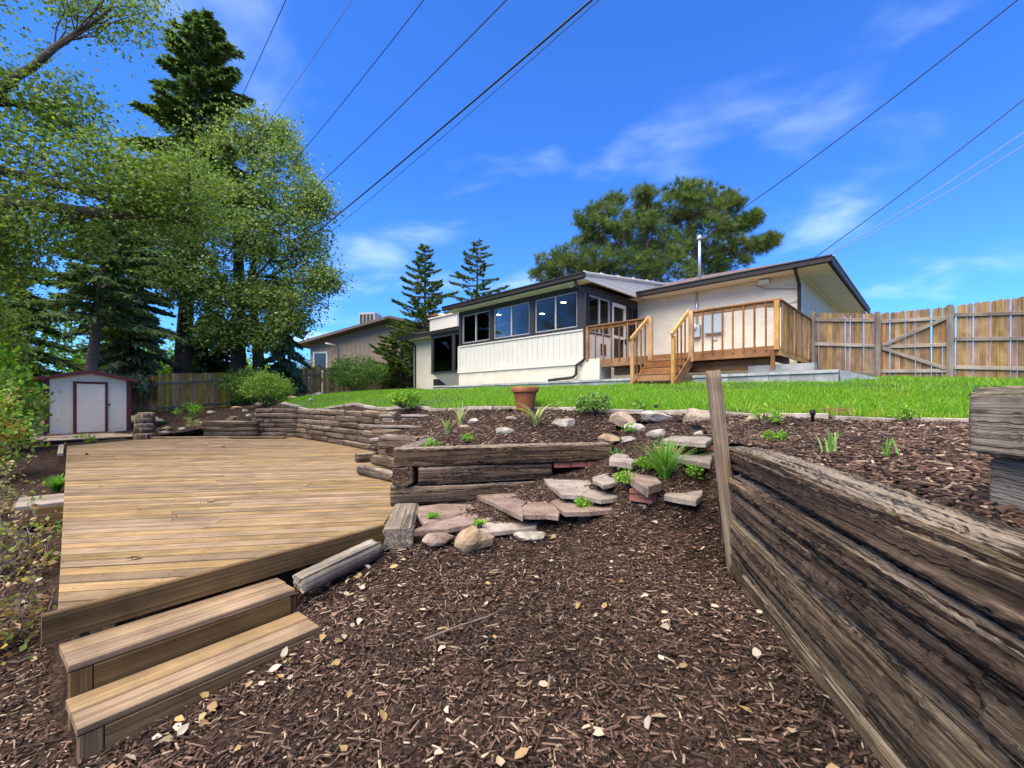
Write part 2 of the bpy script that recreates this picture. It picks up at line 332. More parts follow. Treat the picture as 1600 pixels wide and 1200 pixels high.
def timber_mesh(L, w, h, seed, rough=0.008, ring=28, seg=None, round_=0.18, groove=0.006, taper=0.0):
    """a hand-worn squared timber with splits running along it"""
    r = np.random.default_rng(seed); seg = seg or max(8, int(L / 0.09))
    t = np.linspace(0, 2 * np.pi, ring, endpoint=False)
    p = 2 + 2.2 / max(round_, .05) * .35
    cx = np.sign(np.cos(t)) * np.abs(np.cos(t)) ** (2 / p); cy = np.sign(np.sin(t)) * np.abs(np.sin(t)) ** (2 / p)
    g = r.normal(0, 1, ring) * groove
    cracks = np.zeros(ring)
    for _ in range(max(1, ring // 9)): cracks[r.integers(ring)] = -r.uniform(1.5, 4) * groove
    v = []; ph = r.uniform(0, 6, 6)
    for i in range(seg + 1):
        s = i / seg; x = s * L
        wob = [math.sin(x * 2.1 + ph[0]) * rough, math.sin(x * 1.7 + ph[1]) * rough]
        amp = .6 + .4 * math.sin(x * 3 + ph[2])
        d = g * amp + cracks * max(0, math.sin(x * 1.6 + ph[3]) * .5 + .5) + r.normal(0, rough * .28, ring)
        edge = 1 - (0.04 if i in (0, seg) else 0)
        for j in range(ring):
            v.append((x + (r.normal(0, .004) if i in (0, seg) else 0), cx[j] * (w / 2 + d[j]) * edge + wob[0], cy[j] * (h / 2 + d[j]) * edge + wob[1] * .6))
    f = [(i * ring + j, (i + 1) * ring + j, (i + 1) * ring + (j + 1) % ring, i * ring + (j + 1) % ring) for i in range(seg) for j in range(ring)]
    f = [q[::-1] for q in f]
    for i, sgn in ((0, 1), (seg, -1)):
        c = len(v); v.append((0 if i == 0 else L, 0, 0))
        f += [((i * ring + j, i * ring + (j + 1) % ring, c) if sgn < 0 else (i * ring + (j + 1) % ring, i * ring + j, c)) for j in range(ring)]
    me = mesh(v, f)
    sm = [len(p.vertices) == 4 for p in me.polygons]; me.polygons.foreach_set('use_smooth', sm)
    return me
def timber(name, p0, p1, w, h, mat, parent=None, seed=0, roll=None, **k):
    kw = {q: k.pop(q) for q in ('rough', 'ring', 'seg', 'round_', 'groove') if q in k}
    mw, L = frame(p0, p1)
    return link(name, timber_mesh(L, w, h, seed, **kw), mat, parent, mw, **k)
def tube_mesh(pts, rads, n=8, caps=True):
    pts = [Vector(p) for p in pts]; v, f = [], []
    prev = None
    for i, p in enumerate(pts):
        d = (pts[min(i + 1, len(pts) - 1)] - pts[max(i - 1, 0)]).normalized()
        a = prev if prev is not None else (Vector((0, 0, 1)) if abs(d.z) < .9 else Vector((1, 0, 0)))
        s = d.cross(a).normalized(); u = s.cross(d).normalized(); prev = u
        for j in range(n):
            t = 2 * math.pi * j / n; v.append(p + (s * math.cos(t) + u * math.sin(t)) * rads[i])
    for i in range(len(pts) - 1):
        f += [(i * n + j, i * n + (j + 1) % n, (i + 1) * n + (j + 1) % n, (i + 1) * n + j) for j in range(n)]
    if caps: f += [tuple(range(n - 1, -1, -1)), tuple(range((len(pts) - 1) * n, len(pts) * n))]
    return v, f
def join(*vf):
    V, F = [], []
    for v, f in vf:
        k = len(V); V += list(v); F += [tuple(i + k for i in q) for q in f]
    return V, F
def prism(poly, z0, z1, jit=0.0):
    """a slab: polygon in xy, top at z1"""
    n = len(poly); v = [(x, y, z0) for x, y in poly] + [(x, y, z1) for x, y in poly]
    f = [tuple(range(n - 1, -1, -1)), tuple(range(n, 2 * n))] + [(i, (i + 1) % n, n + (i + 1) % n, n + i) for i in range(n)]
    return v, f
def lathe(prof, n=32):
    v, f = [], []
    for r, z in prof:
        for j in range(n):
            t = 2 * math.pi * j / n; v.append((r * math.cos(t), r * math.sin(t), z))
    for i in range(len(prof) - 1):
        f += [(i * n + j, i * n + (j + 1) % n, (i + 1) * n + (j + 1) % n, (i + 1) * n + j) for j in range(n)]
    return v, f
def inside(poly, x, y):
    x = np.asarray(x); y = np.asarray(y); c = np.zeros(x.shape, bool); n = len(poly)
    for i in range(n):
        x1, y1 = poly[i]; x2, y2 = poly[(i + 1) % n]
        t = ((y1 > y) != (y2 > y)) & (x < (x2 - x1) * (y - y1) / (y2 - y1 + 1e-12) + x1); c ^= t
    return c
def clip(poly, a, b, c):
    """keep a*x+b*y<=c"""
    out = []
    for i in range(len(poly)):
        p, q = poly[i], poly[(i + 1) % len(poly)]; dp, dq = a * p[0] + b * p[1] - c, a * q[0] + b * q[1] - c
        if dp <= 0: out.append(p)
        if dp * dq < 0:
            t = dp / (dp - dq); out.append((p[0] + t * (q[0] - p[0]), p[1] + t * (q[1] - p[1])))
    return out

# ------------------------------------------------------------------ terrain
class TPS:
    def __init__(s, pts):
        P = np.array(pts, float); s.c = P[:, :2]; n = len(P)
        K = s.k(np.linalg.norm(s.c[:, None] - s.c[None], axis=2)) + np.eye(n) * 0.003
        A = np.zeros((n + 3, n + 3)); A[:n, :n] = K; A[:n, n] = 1; A[:n, n + 1:] = s.c; A[n, :n] = 1; A[n + 1:, :n] = s.c.T
        s.w = np.linalg.solve(A, np.concatenate([P[:, 2], np.zeros(3)]))
    def k(s, r): return np.where(r > 1e-9, r * r * np.log(r + 1e-9), 0)
    def __call__(s, x, y):
        x = np.asarray(x, float); y = np.asarray(y, float); sh = x.shape; q = np.stack([x.ravel(), y.ravel()], 1); out = np.zeros(len(q))
        for i in range(0, len(q), 20000):
            d = np.linalg.norm(q[i:i + 20000, None] - s.c[None], axis=2); out[i:i + 20000] = s.k(d) @ s.w[:-3] + s.w[-3] + q[i:i + 20000] @ s.w[-2:]
        return out.reshape(sh)
low = TPS([(-1.9, 1.8, -.47), (-1.2, 2.7, -.34), (-1.3, 3.2, -.24), (-.9, 3.55, -.13), (0, 1.6, -.27), (0, 2.6, -.20), (.3, 3.8, -.05), (1.6, 3.3, -.13), (1.15, 1.3, -.01), (1.3, 2.0, -.05), (1.5, 2.7, -.10),
           (1.1, .6, .02), (0, .4, -.34), (-1.6, .8, -.55), (1.55, 3.9, .32), (1.50, 3.76, .29), (1.42, 3.58, .10), (1.19, 3.95, .36), (.61, 4.36, .215), (.79, 4.07, .125), (.03, 4.2, .10), (1.77, 4.37, .535), (1.17, 4.53, .49), (2.07, 5.0, .675), (-.55, 4.15, .01), (1.9, 5.4, .76), (.9, 4.62, .24), (.45, 4.95, .22), (.95, 5.1, .34), (-.3, 4.75, .02), (-.8, 4.3, -.02), (-3, 1.5, -.60), (-4, 3, -.58), (-6.2, 5, -.40),
           (-8.4, 7.3, -.27), (-11.6, 10.6, -.12), (-13, 13, -.09), (-15, 14.2, -.07), (-17, 14, -.1), (-8, 3, -.8), (-14, 8, -.5), (-3, -1, -.7), (2, -1, .0), (-5.5, 7, -.3), (-7, 11, -.25), (-2.2, 4.5, -.3)])
up = TPS([(-1.15, 4.8, .50), (1.1, 5.4, .55), (0, 6, .76), (.22, 7.4, .97), (-1.0, 6.2, .62), (-.79, 8.3, .98), (-2.12, 9.6, 1.0), (-4.24, 12, 1.04), (-7.8, 15, 1.06), (1.38, 6.7, .95), (2.52, 5.9, .95), (3.12, 5.3, .92),
          (3.68, 5.0, .90), (4.24, 4.8, .89), (4.83, 4.5, .88), (5.6, 4.2, .88), (-1.9, 8.3, .68), (-1.75, 7.4, .50), (-1.9, 8.9, .80), (3.0, 4.6, .80), (2.6, 4.35, .78), (3.4, 4.75, .83), (1.85, 3.4, .74), (1.5, 1.9, .74), (1.25, .9, .74), (2.6, 3.4, .81), (3, 2, .80), (2, .5, .75), (4, 2.5, .84), (6, 2, .9),
          (-3.1, 10.1, .80), (-4.3, 11.2, .80), (-6.7, 13.8, .80), (-8.2, 13.9, .62), (-9.6, 13.7, .30), (-10.8, 13.5, .10), (-12.2, 15.5, .12), (-9.5, 16, .62), (-14.5, 18, .35), (-16.5, 20.5, .62), (-15, 23, .82), (-12.5, 26, 1.36), (-10, 18, .98), (-8.8, 36, 2.05),
          (-5.8, 25.9, 1.80), (-2.2, 17.4, 1.56), (2.0, 13.1, 1.55), (4, 10.9, 1.54), (6.4, 8.6, 1.46), (8.2, 11.8, 1.75), (9.4, 11.2, 1.66), (10.6, 10.5, 1.63), (11.8, 9.6, 1.52), (0, 11, 1.30), (3.5, 8, 1.18), (7, 6, 1.15), (10, 6, 1.3), (-4, 16.5, 1.34), (-18.5, 22, .6), (14, 9, 1.55), (0, 24, 1.8), (8, 20, 1.9)])
def grid_ground(name, fn, poly, res, mat, bump=0.0, **k):
    P = np.array(poly); x0, y0 = P.min(0); x1, y1 = P.max(0)
    xs = np.arange(x0, x1 + res, res); ys = np.arange(y0, y1 + res, res); X, Y = np.meshgrid(xs, ys); Z = fn(X, Y)
    if bump: Z = Z + rng.normal(0, bump, Z.shape)
    nx = len(xs); keep = inside(poly, (X[:-1, :-1] + X[1:, 1:]) / 2, (Y[:-1, :-1] + Y[1:, 1:]) / 2)
    j, i = np.nonzero(keep); a = j * nx + i
    F = np.stack([a, a + 1, a + nx + 1, a + nx], 1); used = np.unique(F); mp = np.zeros(X.size, int); mp[used] = np.arange(len(used))
    V = np.stack([X.ravel(), Y.ravel(), Z.ravel()], 1)[used]
    return link(name, fastmesh(V, mp[F], None, True), mat, **k)
# retaining lines: everything on the far/right side of them is the upper garden
UP_POLY = [(1.22, -.4), (1.30, .9), (1.62, 2.2), (1.93, 3.55), (2.06, 4.1), (2.3, 5.3), (2.2, 5.75), (1.5, 6.2), (1.22, 5.30), (-1.17, 4.70), (-1.22, 6.15), (-1.75, 6.35), (-2.3, 6.95), (-2.5, 8.6), (-3.1, 9.95), (-4.2, 11.05), (-6.65, 13.55), (-8.2, 13.7), (-9.6, 13.55), (-10.9, 13.3),
           (-12.9, 15.2), (-13.3, 17.0), (-20, 23), (-17, 26), (-14, 40), (20, 40), (20, -.4)]
DECK = [(-2.37, 2.27), (-1.15, 3.84), (-1.24, 4.7), (-1.5, 6.4), (-2.5, 9.4), (-3.9, 11.1), (-6.6, 13.65), (-10.9, 13.1), (-11.1, 10.85)]
LAWN_EDGE = [(-13.2, 25.6), (-10.5, 19.5), (-7.83, 15), (-4.24, 12), (-2.12, 9.6), (-.79, 8.3), (.22, 7.5), (1.38, 6.75), (2.52, 5.95), (3.12, 5.35), (3.68, 5.05), (4.24, 4.85), (4.83, 4.55), (5.6, 4.25), (7.0, 3.7)]
LAWN = LAWN_EDGE + [(13, 3.2), (13, 8.9), (11.7, 9.72), (9.47, 11.25), (8.3, 11.0), (6.55, 8.72), (-2.5, 17.4), (-3.6, 19.2), (-5.8, 25.95), (-8.9, 36.2)]
lowf = lambda x, y: np.minimum(low(x, y), np.where(inside(UP_POLY, x, y), up(x, y) - .12, 9))
g = link('ground', mesh([(-900, -900, -1.2), (900, -900, -1.2), (900, 900, -1.2), (-900, 900, -1.2)], [(0, 1, 2, 3)]), M['earth'], kind='structure')
far = lambda x, y: np.where(y < 45, up(np.clip(x, -22, 18), np.clip(y, -5, 42)), up(np.clip(x, -22, 18), 42 + 0 * y)) - .25
grid_ground('terrain', lambda x, y: np.where(inside(UP_POLY, x, y), np.minimum(far(x, y), 2.3), np.minimum(low(np.clip(x, -18, 3), np.clip(y, -2, 16)), 0.0)) - np.where((y < 40) & (np.abs(x) < 22), .7, .15),
            [(-70, -20), (70, -20), (70, 110), (-70, 110)], 1.0, M['earth'], kind='structure')
grid_ground('lower_mulch_bed', lowf, [(-4.5, -.5), (2.3, -.5), (2.4, 5.9), (1.2, 6.2), (-2.3, 6.0), (-2.6, 8.8), (-12, 13.5), (-13.2, 16.2), (-17.5, 16.2), (-17.5, 8), (-9, 3), (-4.5, .5)], .07, M['soil'], .010, kind='structure')
grid_ground('garden_bed', up, UP_POLY[:-4] + [(-15.4, 24.6), (-12, 25), (-6, 20), (3, 12), (8, 5), (8, -.4)], .09, M['soil'], .010, kind='structure')
grid_ground('lawn', lambda x, y: up(x, y) + .03, LAWN, .12, M['turf'], .004, kind='structure')

# ------------------------------------------------------------------ loose cover: mulch, leaves, grass
def scatter(polyin, polyout, dens, fn, box):
    x0, x1, y0, y1 = box; n = int((x1 - x0) * (y1 - y0) * dens)
    x = rng.uniform(x0, x1, n); y = rng.uniform(y0, y1, n); k = inside(polyin, x, y)
    for p in polyout: k &= ~inside(p, x, y)
    x, y = x[k], y[k]; return x, y, fn(x, y)
def rotmats(n, tilt):
    yaw = rng.uniform(0, 2 * np.pi, n); pit = rng.normal(0, tilt, n); rol = rng.normal(0, tilt * 1.6, n)
    cy, sy, cp, sp, cr, sr = np.cos(yaw), np.sin(yaw), np.cos(pit), np.sin(pit), np.cos(rol), np.sin(rol)
    return np.stack([np.stack([cy * cp, cy * sp * sr - sy * cr, cy * sp * cr + sy * sr], 1), np.stack([sy * cp, sy * sp * sr + cy * cr, sy * sp * cr - cy * sr], 1), np.stack([-sp, cp * sr, cp * cr], 1)], 1)
def chips(name, x, y, z, lmin, lmax, wid, **k):
    n = len(x); L = rng.uniform(lmin, lmax, n) * rng.choice([.3, .5, .8, 1, 1.5, 2.2], n, p=[.15, .22, .25, .22, .12, .04]); W = wid * rng.uniform(.5, 1.5, n); T = W * rng.uniform(.25, .6, n)
    base = np.array([(-.5, -.5, -.5), (.5, -.35, -.5), (.5, .35, -.5), (-.5, .5, -.5), (-.42, -.4, .5), (.36, -.25, .5), (.36, .25, .5), (-.42, .4, .5)])
    v = base[None] * np.stack([L, W, T], 1)[:, None]; v[:, [1, 2, 5, 6], 1] += (rng.normal(0, .12, n) * L)[:, None]
    v = np.einsum('nij,nkj->nki', rotmats(n, .22), v) + np.stack([x, y, z + rng.uniform(-.002, .022, n)], 1)[:, None]
    f = (np.array(BOXF)[None] + (np.arange(n) * 8)[:, None, None]).reshape(-1, 4)
    pal = np.array([(.020, .012, .008), (.050, .028, .019), (.088, .050, .034), (.140, .084, .057), (.21, .145, .095), (.34, .255, .17)])
    c = pal[rng.choice(6, n, p=[.22, .30, .24, .14, .07, .03])] * rng.uniform(.7, 1.35, (n, 1)) * (1 + .28 * np.sin(x * 2.3 + np.sin(y * 3.1) * 1.5) * np.sin(y * 1.9 + x * .7))[:, None]
    return link(name, fastmesh(v.reshape(-1, 3), f, np.repeat(c, 8, 0)), M['chip'], kind='stuff', **k)
STEPS = [(-2.40, 2.25), (-1.70, 3.1), (-1.18, 2.7), (-1.86, 1.86)]
x1_, y1_, z1_ = scatter([(-2.4, .6), (1.25, .6), (1.5, 1.8), (1.85, 3.45), (1.95, 4.3), (.9, 4.4), (-.8, 3.75), (-1.15, 3.7), (-2.45, 2.2)], [STEPS, DECK], 3700, lowf, (-2.5, 1.95, .7, 4.4))
x2_, y2_, z2_ = scatter([(-5, .6), (-2.35, .6), (-2.4, 2.25), (-6, 5.6), (-8, 5)], [STEPS, DECK], 2300, lowf, (-6, -1.8, .6, 5))
x3_, y3_, z3_ = scatter([(-1.0, 3.65), (.9, 4.3), (2.0, 4.2), (2.2, 5.6), (1.3, 5.6), (1.2, 5.2), (-1.05, 4.65)], [], 2200, lowf, (-1.1, 2.2, 3.6, 5.6))
chips('mulch_chips', np.r_[x1_, x2_, x3_], np.r_[y1_, y2_, y3_], np.r_[z1_, z2_, z3_], .022, .06, .0085, label='dark brown shredded bark mulch covering the lower slope in the foreground', cat='mulch')
bedin = UP_POLY[:-4] + [(-15.4, 24.6), (-13, 25), (-10.5, 19.5)] + LAWN_EDGE[2:] + [(7, -.4)]
xa, ya, za = scatter(bedin, [LAWN], 850, up, (-4, 6.5, .5, 10)); xb, yb, zb = scatter(bedin, [LAWN], 150, up, (-17, -4, 10, 22))
near = (xa > 1.3) & (ya < 5.2); xe = rng.uniform(-.01, .01, near.sum() * 2) + np.repeat(xa[near], 2) + rng.normal(0, .05, near.sum() * 2); ye = np.repeat(ya[near], 2) + rng.normal(0, .05, near.sum() * 2)
ke = inside(bedin, xe, ye) & ~inside(LAWN, xe, ye); xe, ye = xe[ke], ye[ke]
chips('mulch_chips', np.r_[xa, xb, xe], np.r_[ya, yb, ye], np.r_[za, zb, up(xe, ye)], .03, .075, .013, label='reddish brown bark mulch spread over the raised beds below the lawn', cat='mulch')
def leaf_litter(name, x, y, z, size, pal, **k):
    n = len(x); s = size * rng.uniform(.6, 1.25, n)
    b = np.array([(-.5, 0, .08), (-.2, -.34, .22), (.25, -.24, .14), (.66, .06, .10), (.25, .27, .24), (-.15, .36, .12)])
    v = b[None] * s[:, None, None]; v = np.einsum('nij,nkj->nki', rotmats(n, .25), v) + np.stack([x, y, z + .022], 1)[:, None]
    f = np.concatenate([np.array([[0, 1, 2, 3]])[None] + (np.arange(n) * 6)[:, None, None], np.array([[0, 3, 4, 5]])[None] + (np.arange(n) * 6)[:, None, None]], 1).reshape(-1, 4)
    c = np.array(pal)[rng.integers(len(pal), size=n)] * rng.uniform(.75, 1.15, (n, 1))
    return link(name, fastmesh(v.reshape(-1, 3), f, np.repeat(c, 6, 0)), M['dryleaf'], kind='stuff', **k)
PALE = [(.34, .26, .16), (.40, .33, .23), (.26, .17, .08), (.32, .21, .08), (.38, .32, .24)]
xl, yl, zl = scatter([(-1.9, 1.1), (1.2, 1.0), (1.6, 3.3), (1.2, 4.0), (-.8, 3.6), (-1.1, 3.5)], [STEPS, DECK], 11, lowf, (-2, 1.7, 1, 4.1))
t_ = rng.uniform(0, 1, 34); xl = np.r_[xl, -1.83 + t_ * .9 + rng.normal(0, .05, 34), rng.normal(-1.15, .10, 16)]; yl = np.r_[yl, 1.78 + t_ * 1.1 + rng.normal(0, .05, 34) - .08, rng.normal(3.15, .14, 16)]
leaf_litter('fallen_leaves', xl, yl, lowf(xl, yl), .05, PALE, label='pale dry fallen leaves scattered over the lower mulch', cat='leaf litter')
xd, yd, _ = scatter(DECK, [], .45, lowf, (-11, -1.2, 2.4, 13)); leaf_litter('fallen_leaves', xd, yd, 0 * xd - .012, .08, PALE + [(.5, .42, .1)], label='few pale fallen leaves lying on the low wooden deck', cat='leaf litter')
def blades(x, y, z, h, w, lean, cols):
    n = len(x); a = rng.uniform(0, 2 * np.pi, n); b = rng.uniform(0, 2 * np.pi, n); hh = h * rng.uniform(.6, 1.3, n); ww = w * rng.uniform(.7, 1.3, n); l = lean * rng.uniform(0, 1, n) * hh
    p = np.stack([x, y, z], 1); dx = np.stack([np.cos(a) * ww, np.sin(a) * ww, 0 * a], 1); ln = np.stack([np.cos(b) * l, np.sin(b) * l, 0 * b], 1); upv = np.stack([0 * a, 0 * a, hh], 1)
    v = np.stack([p - dx, p + dx, p + dx * .7 + ln * .4 + upv * .6, p + ln + upv, p - dx * .7 + ln * .4 + upv * .6], 1).reshape(-1, 3)
    i = (np.arange(n) * 5)[:, None]; f = np.concatenate([i + np.array([[0, 1, 2, 4]]), i + np.array([[4, 2, 3, 3]])], 0)
    q = i + np.array([[0, 1, 2, 4]]); t = i + np.array([[4, 2, 3]])
    c = np.array(cols)[rng.integers(len(cols), size=n)] * rng.uniform(.75, 1.25, (n, 1))
    dry = np.clip(np.sin(x * 1.7 + np.sin(y * 1.3) * 2) * np.sin(y * 1.1 + x * .6) + np.sin(x * 4.1) * np.sin(y * 3.7) * .5 - .25, 0, 1)[:, None] * .5
    c = c * (1 - dry) + c * np.array([1.5, 1.02, 1.4]) * dry
    c5 = np.repeat(c, 5, 0) ; return v, q, t, c5
def blade_obj(name, x, y, z, h, w, lean, cols, parent=None, **k):
    v, q, t, c = blades(x, y, z, h, w, lean, cols)
    f = np.concatenate([q[:, [0, 1, 2]], q[:, [0, 2, 3]], t], 0)
    return link(name, fastmesh(v, f, c), M['blade'], parent, **k)
GR = [(.12, .29, .008), (.15, .345, .010), (.185, .39, .012), (.085, .22, .008), (.22, .39, .018), (.12, .29, .008), (.15, .345, .010), (.30, .34, .09)]
xg, yg, zg = scatter(LAWN, [], 2300, up, (-4, 7.2, 4, 11)); keep = (np.hypot(xg, yg) < 9.5); xg, yg, zg = xg[keep], yg[keep], zg[keep]
xh, yh, zh = scatter(LAWN, [], 480, up, (-14, 13, 3.2, 34)); keep = (np.hypot(xh, yh) >= 9.5); xh, yh, zh = xh[keep], yh[keep], zh[keep]
clp = .75 + .5 * (np.sin(np.r_[xg, xh] * 5 + np.sin(np.r_[yg, yh] * 4)) * .5 + .5)
blade_obj('grass', np.r_[xg, xh], np.r_[yg, yh], np.r_[zg, zh] + .02, .072 * clp, .005, .8, GR, kind='stuff', label='bright green mown grass of the sloping lawn', cat='grass')

# ------------------------------------------------------------------ foliage helpers
def rdir(n):
    v = rng.normal(0, 1, (n, 3)); return v / np.linalg.norm(v, axis=1, keepdims=True)
def leaves(c, size, cols, droop=.3, aspect=.62, flat=0.4):
    """diamond leaves at centres c"""
    n = len(c); d = rdir(n); d[:, 2] = d[:, 2] * (1 - flat) - droop; d /= np.linalg.norm(d, axis=1, keepdims=True)
    s = np.cross(d, rdir(n)); s /= np.linalg.norm(s, axis=1, keepdims=True) + 1e-9; nn = np.cross(d, s)
    L = size * rng.uniform(.65, 1.35, (n, 1)); W = L * aspect * .5
    v = np.stack([c - d * L * .5, c + s * W + nn * W * .3, c + d * L * .5, c - s * W + nn * W * .3], 1).reshape(-1, 3)
    f = np.arange(n * 4).reshape(-1, 4)
    t = np.array(cols)[rng.integers(len(cols), size=n)] * rng.uniform(.7, 1.3, (n, 1))
    return v, f, np.repeat(t, 4, 0)
def clump_pts(centres, rad, per):
    centres = np.asarray(centres); rad = np.broadcast_to(np.asarray(rad, float), (len(centres),))
    i = np.repeat(np.arange(len(centres)), per); return centres[i] + rng.normal(0, 1, (len(i), 3)) * rad[i, None] * np.array([1, 1, .75]) * .55
def ellip_pts(c, r, n, shell=.55):
    d = rdir(n); u = rng.uniform(shell ** 3, 1, (n, 1)) ** (1 / 3); return np.array(c) + d * u * np.array(r)
def branch(p0, p1, r0, r1, wob=.12, seg=6):
    p0, p1 = np.array(p0, float), np.array(p1, float); L = np.linalg.norm(p1 - p0)
    pts = [p0 + (p1 - p0) * s + (rng.normal(0, wob * L / seg, 3) if 0 < i < seg else 0) for i, s in enumerate(np.linspace(0, 1, seg + 1))]
    return pts, [r0 + (r1 - r0) * s for s in np.linspace(0, 1, seg + 1)]
GREEN = [(.110, .180, .030), (.145, .225, .040), (.185, .265, .052), (.075, .132, .024), (.235, .29, .085)]
PALEGREEN = [(.145, .215, .05), (.185, .26, .064), (.235, .31, .09), (.105, .165, .038), (.31, .355, .15)]
BRIGHT = [(.14, .30, .02), (.20, .38, .03), (.09, .22, .02), (.26, .42, .05)]
SPR = [(.105, .170, .060), (.135, .210, .076), (.18, .265, .10), (.075, .125, .046)]
BLUESPR = [(.11, .170, .100), (.145, .21, .13), (.08, .125, .075), (.19, .25, .165)]
PIN = [(.085, .135, .032), (.12, .18, .042), (.175, .24, .062), (.048, .082, .024), (.13, .16, .05)]
def deciduous(name, label, trunk_pts, trunk_r, clumps, cols, leaf=.16, sub=16, per=45, srad=.55, bark='bark', dead=0, cat='tree', group=None, limbs=None):
    base = trunk_pts[0]; root = empty(name, base, label=label, cat=cat, group=group); off = -np.array(base)
    parts = [tube_mesh([np.array(p) + off for p in trunk_pts], trunk_r, 12)]
    for lp, lr in (limbs or []): parts.append(tube_mesh([np.array(p) + off for p in lp], lr, 10))
    attach = [np.array(p) for p in trunk_pts[len(trunk_pts) // 3:]] + [np.array(p) for lp, _ in (limbs or []) for p in lp]
    V, F, T = [], [], []; k = 0
    for (c, r) in clumps:
        a = min(attach, key=lambda q: np.linalg.norm(q - np.array(c)) + max(0, q[2] - c[2]) * .8)
        pts, rd = branch(a + off, np.array(c) + off, min(.10, trunk_r[-1] * .9 + .02), .035, .10); parts.append(tube_mesh(pts, rd, 6))
        sc = ellip_pts(c, r, sub, .45)
        for q in sc[::2]:
            s0 = pts[rng.integers(3, len(pts))]; b, rr = branch(s0, q + off, .022, .007, .12, 4); parts.append(tube_mesh(b, rr, 4, False))
        pc = clump_pts(sc, srad * rng.uniform(.6, 1.3, len(sc)), per)
        v, f, t = leaves(pc + off, leaf, cols); V.append(v); F.append(f + k); T.append(t); k += len(v)
    for _ in range(dead):
        c, r = clumps[rng.integers(len(clumps))]; a = np.array(c) + off; b, rr = branch(a, a + rdir(1)[0] * np.array([1.6, 1.6, 1.0]), .03, .006, .14, 5); parts.append(tube_mesh(b, rr, 5, False))
    v, f = join(*parts); link('trunk', mesh(v, f, True), M[bark], root)
    link('crown', fastmesh(np.concatenate(V), np.concatenate(F), np.concatenate(T)), M['leaf'], root)
    return root
def conifer(name, label, base, height, radius, cols, n_br=190, sprigs=110, z0=.12, droop=.35, sprig=.30, wid=.075, lean=(0, 0), trunk_r=.22, bark='bark', bare=0, cat='tree', group=None, shape=.85, hang=.35, top=1.0):
    root = empty(name, base, label=label, cat=cat, group=group)
    ax = lambda t: np.array([lean[0] * t, lean[1] * t, height * t])
    ts = np.linspace(0, 1, 12); parts = [tube_mesh([ax(t) for t in ts], [trunk_r * (1 - t) ** .8 + .015 for t in ts], 12)]
    V, F, T = [], [], []; k = 0; pal = np.array(cols)
    for b in range(n_br):
        t = z0 + (top - z0) * ((b + .5) / n_br) ** .9; t = min(t, .985); a = b * 2.4 + rng.uniform(-.5, .5)
        L = radius * ((1 - t) / (1 - z0)) ** shape * rng.choice([.55, .8, 1.0, 1.0, 1.15]) * rng.uniform(.85, 1.1) + .12
        p0 = ax(t); h = np.array([math.cos(a), math.sin(a), 0]); s = np.linspace(0, 1, 7)
        rise = (.25 if t > .75 else .08)
        pts = [p0 + h * L * q + np.array([0, 0, rise * L * q - droop * L * q ** 1.8 * (1.15 - t)]) for q in s]
        parts.append(tube_mesh(pts, [.018 + .012 * L * (1 - q) for q in s], 4, False))
        n = max(10, int(sprigs * (L / radius) ** 1.1)); q = rng.uniform(.12, 1, n) ** .75; i = np.clip((q * 6).astype(int), 0, 5); fr = (q * 6 - i)[:, None]; P = np.array(pts)
        c = P[i] * (1 - fr) + P[i + 1] * fr; side = np.cross(h, (0, 0, 1)); sg = rng.uniform(-1, 1, n)
        reach = (.30 * L * (1 - q) + .10) ; c = c + side[None] * (sg * reach)[:, None] + np.array([0, 0, 1]) * (-np.abs(sg) * reach * .28 - rng.uniform(0, .12, n))[:, None]
        d = h[None] * rng.uniform(.3, 1.1, (n, 1)) + side[None] * (np.sign(sg) * rng.uniform(.2, .9, n))[:, None] + np.array([0, 0, -1.]) * rng.uniform(min(-.25, hang * 2.2), max(-.05, hang * 2.2), (n, 1)); d /= np.linalg.norm(d, axis=1, keepdims=True)
        w = np.cross(d, rdir(n)); w /= np.linalg.norm(w, axis=1, keepdims=True) + 1e-9; Ls = sprig * rng.uniform(.6, 1.3, (n, 1)); ws = wid * rng.uniform(.7, 1.3, (n, 1))
        w2 = np.cross(d, w)
        v = np.stack([c - d * Ls * .35, c + w * ws, c + d * Ls * .65, c - w * ws, c - d * Ls * .3, c + w2 * ws, c + d * Ls * .6, c - w2 * ws], 1).reshape(-1, 3)
        V.append(v); F.append(np.arange(n * 8).reshape(-1, 4) + k); k += len(v); T.append(np.repeat(pal[rng.integers(len(pal), size=n)] * rng.uniform(.7, 1.3, (n, 1)), 8, 0))
    for b in range(bare):
        t = rng.uniform(.08, z0 + .1); a = rng.uniform(0, 6.28); L = rng.uniform(.5, 1.6); p0 = ax(t); e = p0 + np.array([math.cos(a) * L, math.sin(a) * L, rng.uniform(-.5, .1)])
        bp, rr = branch(p0, e, .022, .006, .12, 4); parts.append(tube_mesh(bp, rr, 4, False))
    v, f = join(*parts); link('trunk', mesh(v, f, True), M[bark], root)
    link('crown', fastmesh(np.concatenate(V), np.concatenate(F), np.concatenate(T)), M['needle'], root); return root
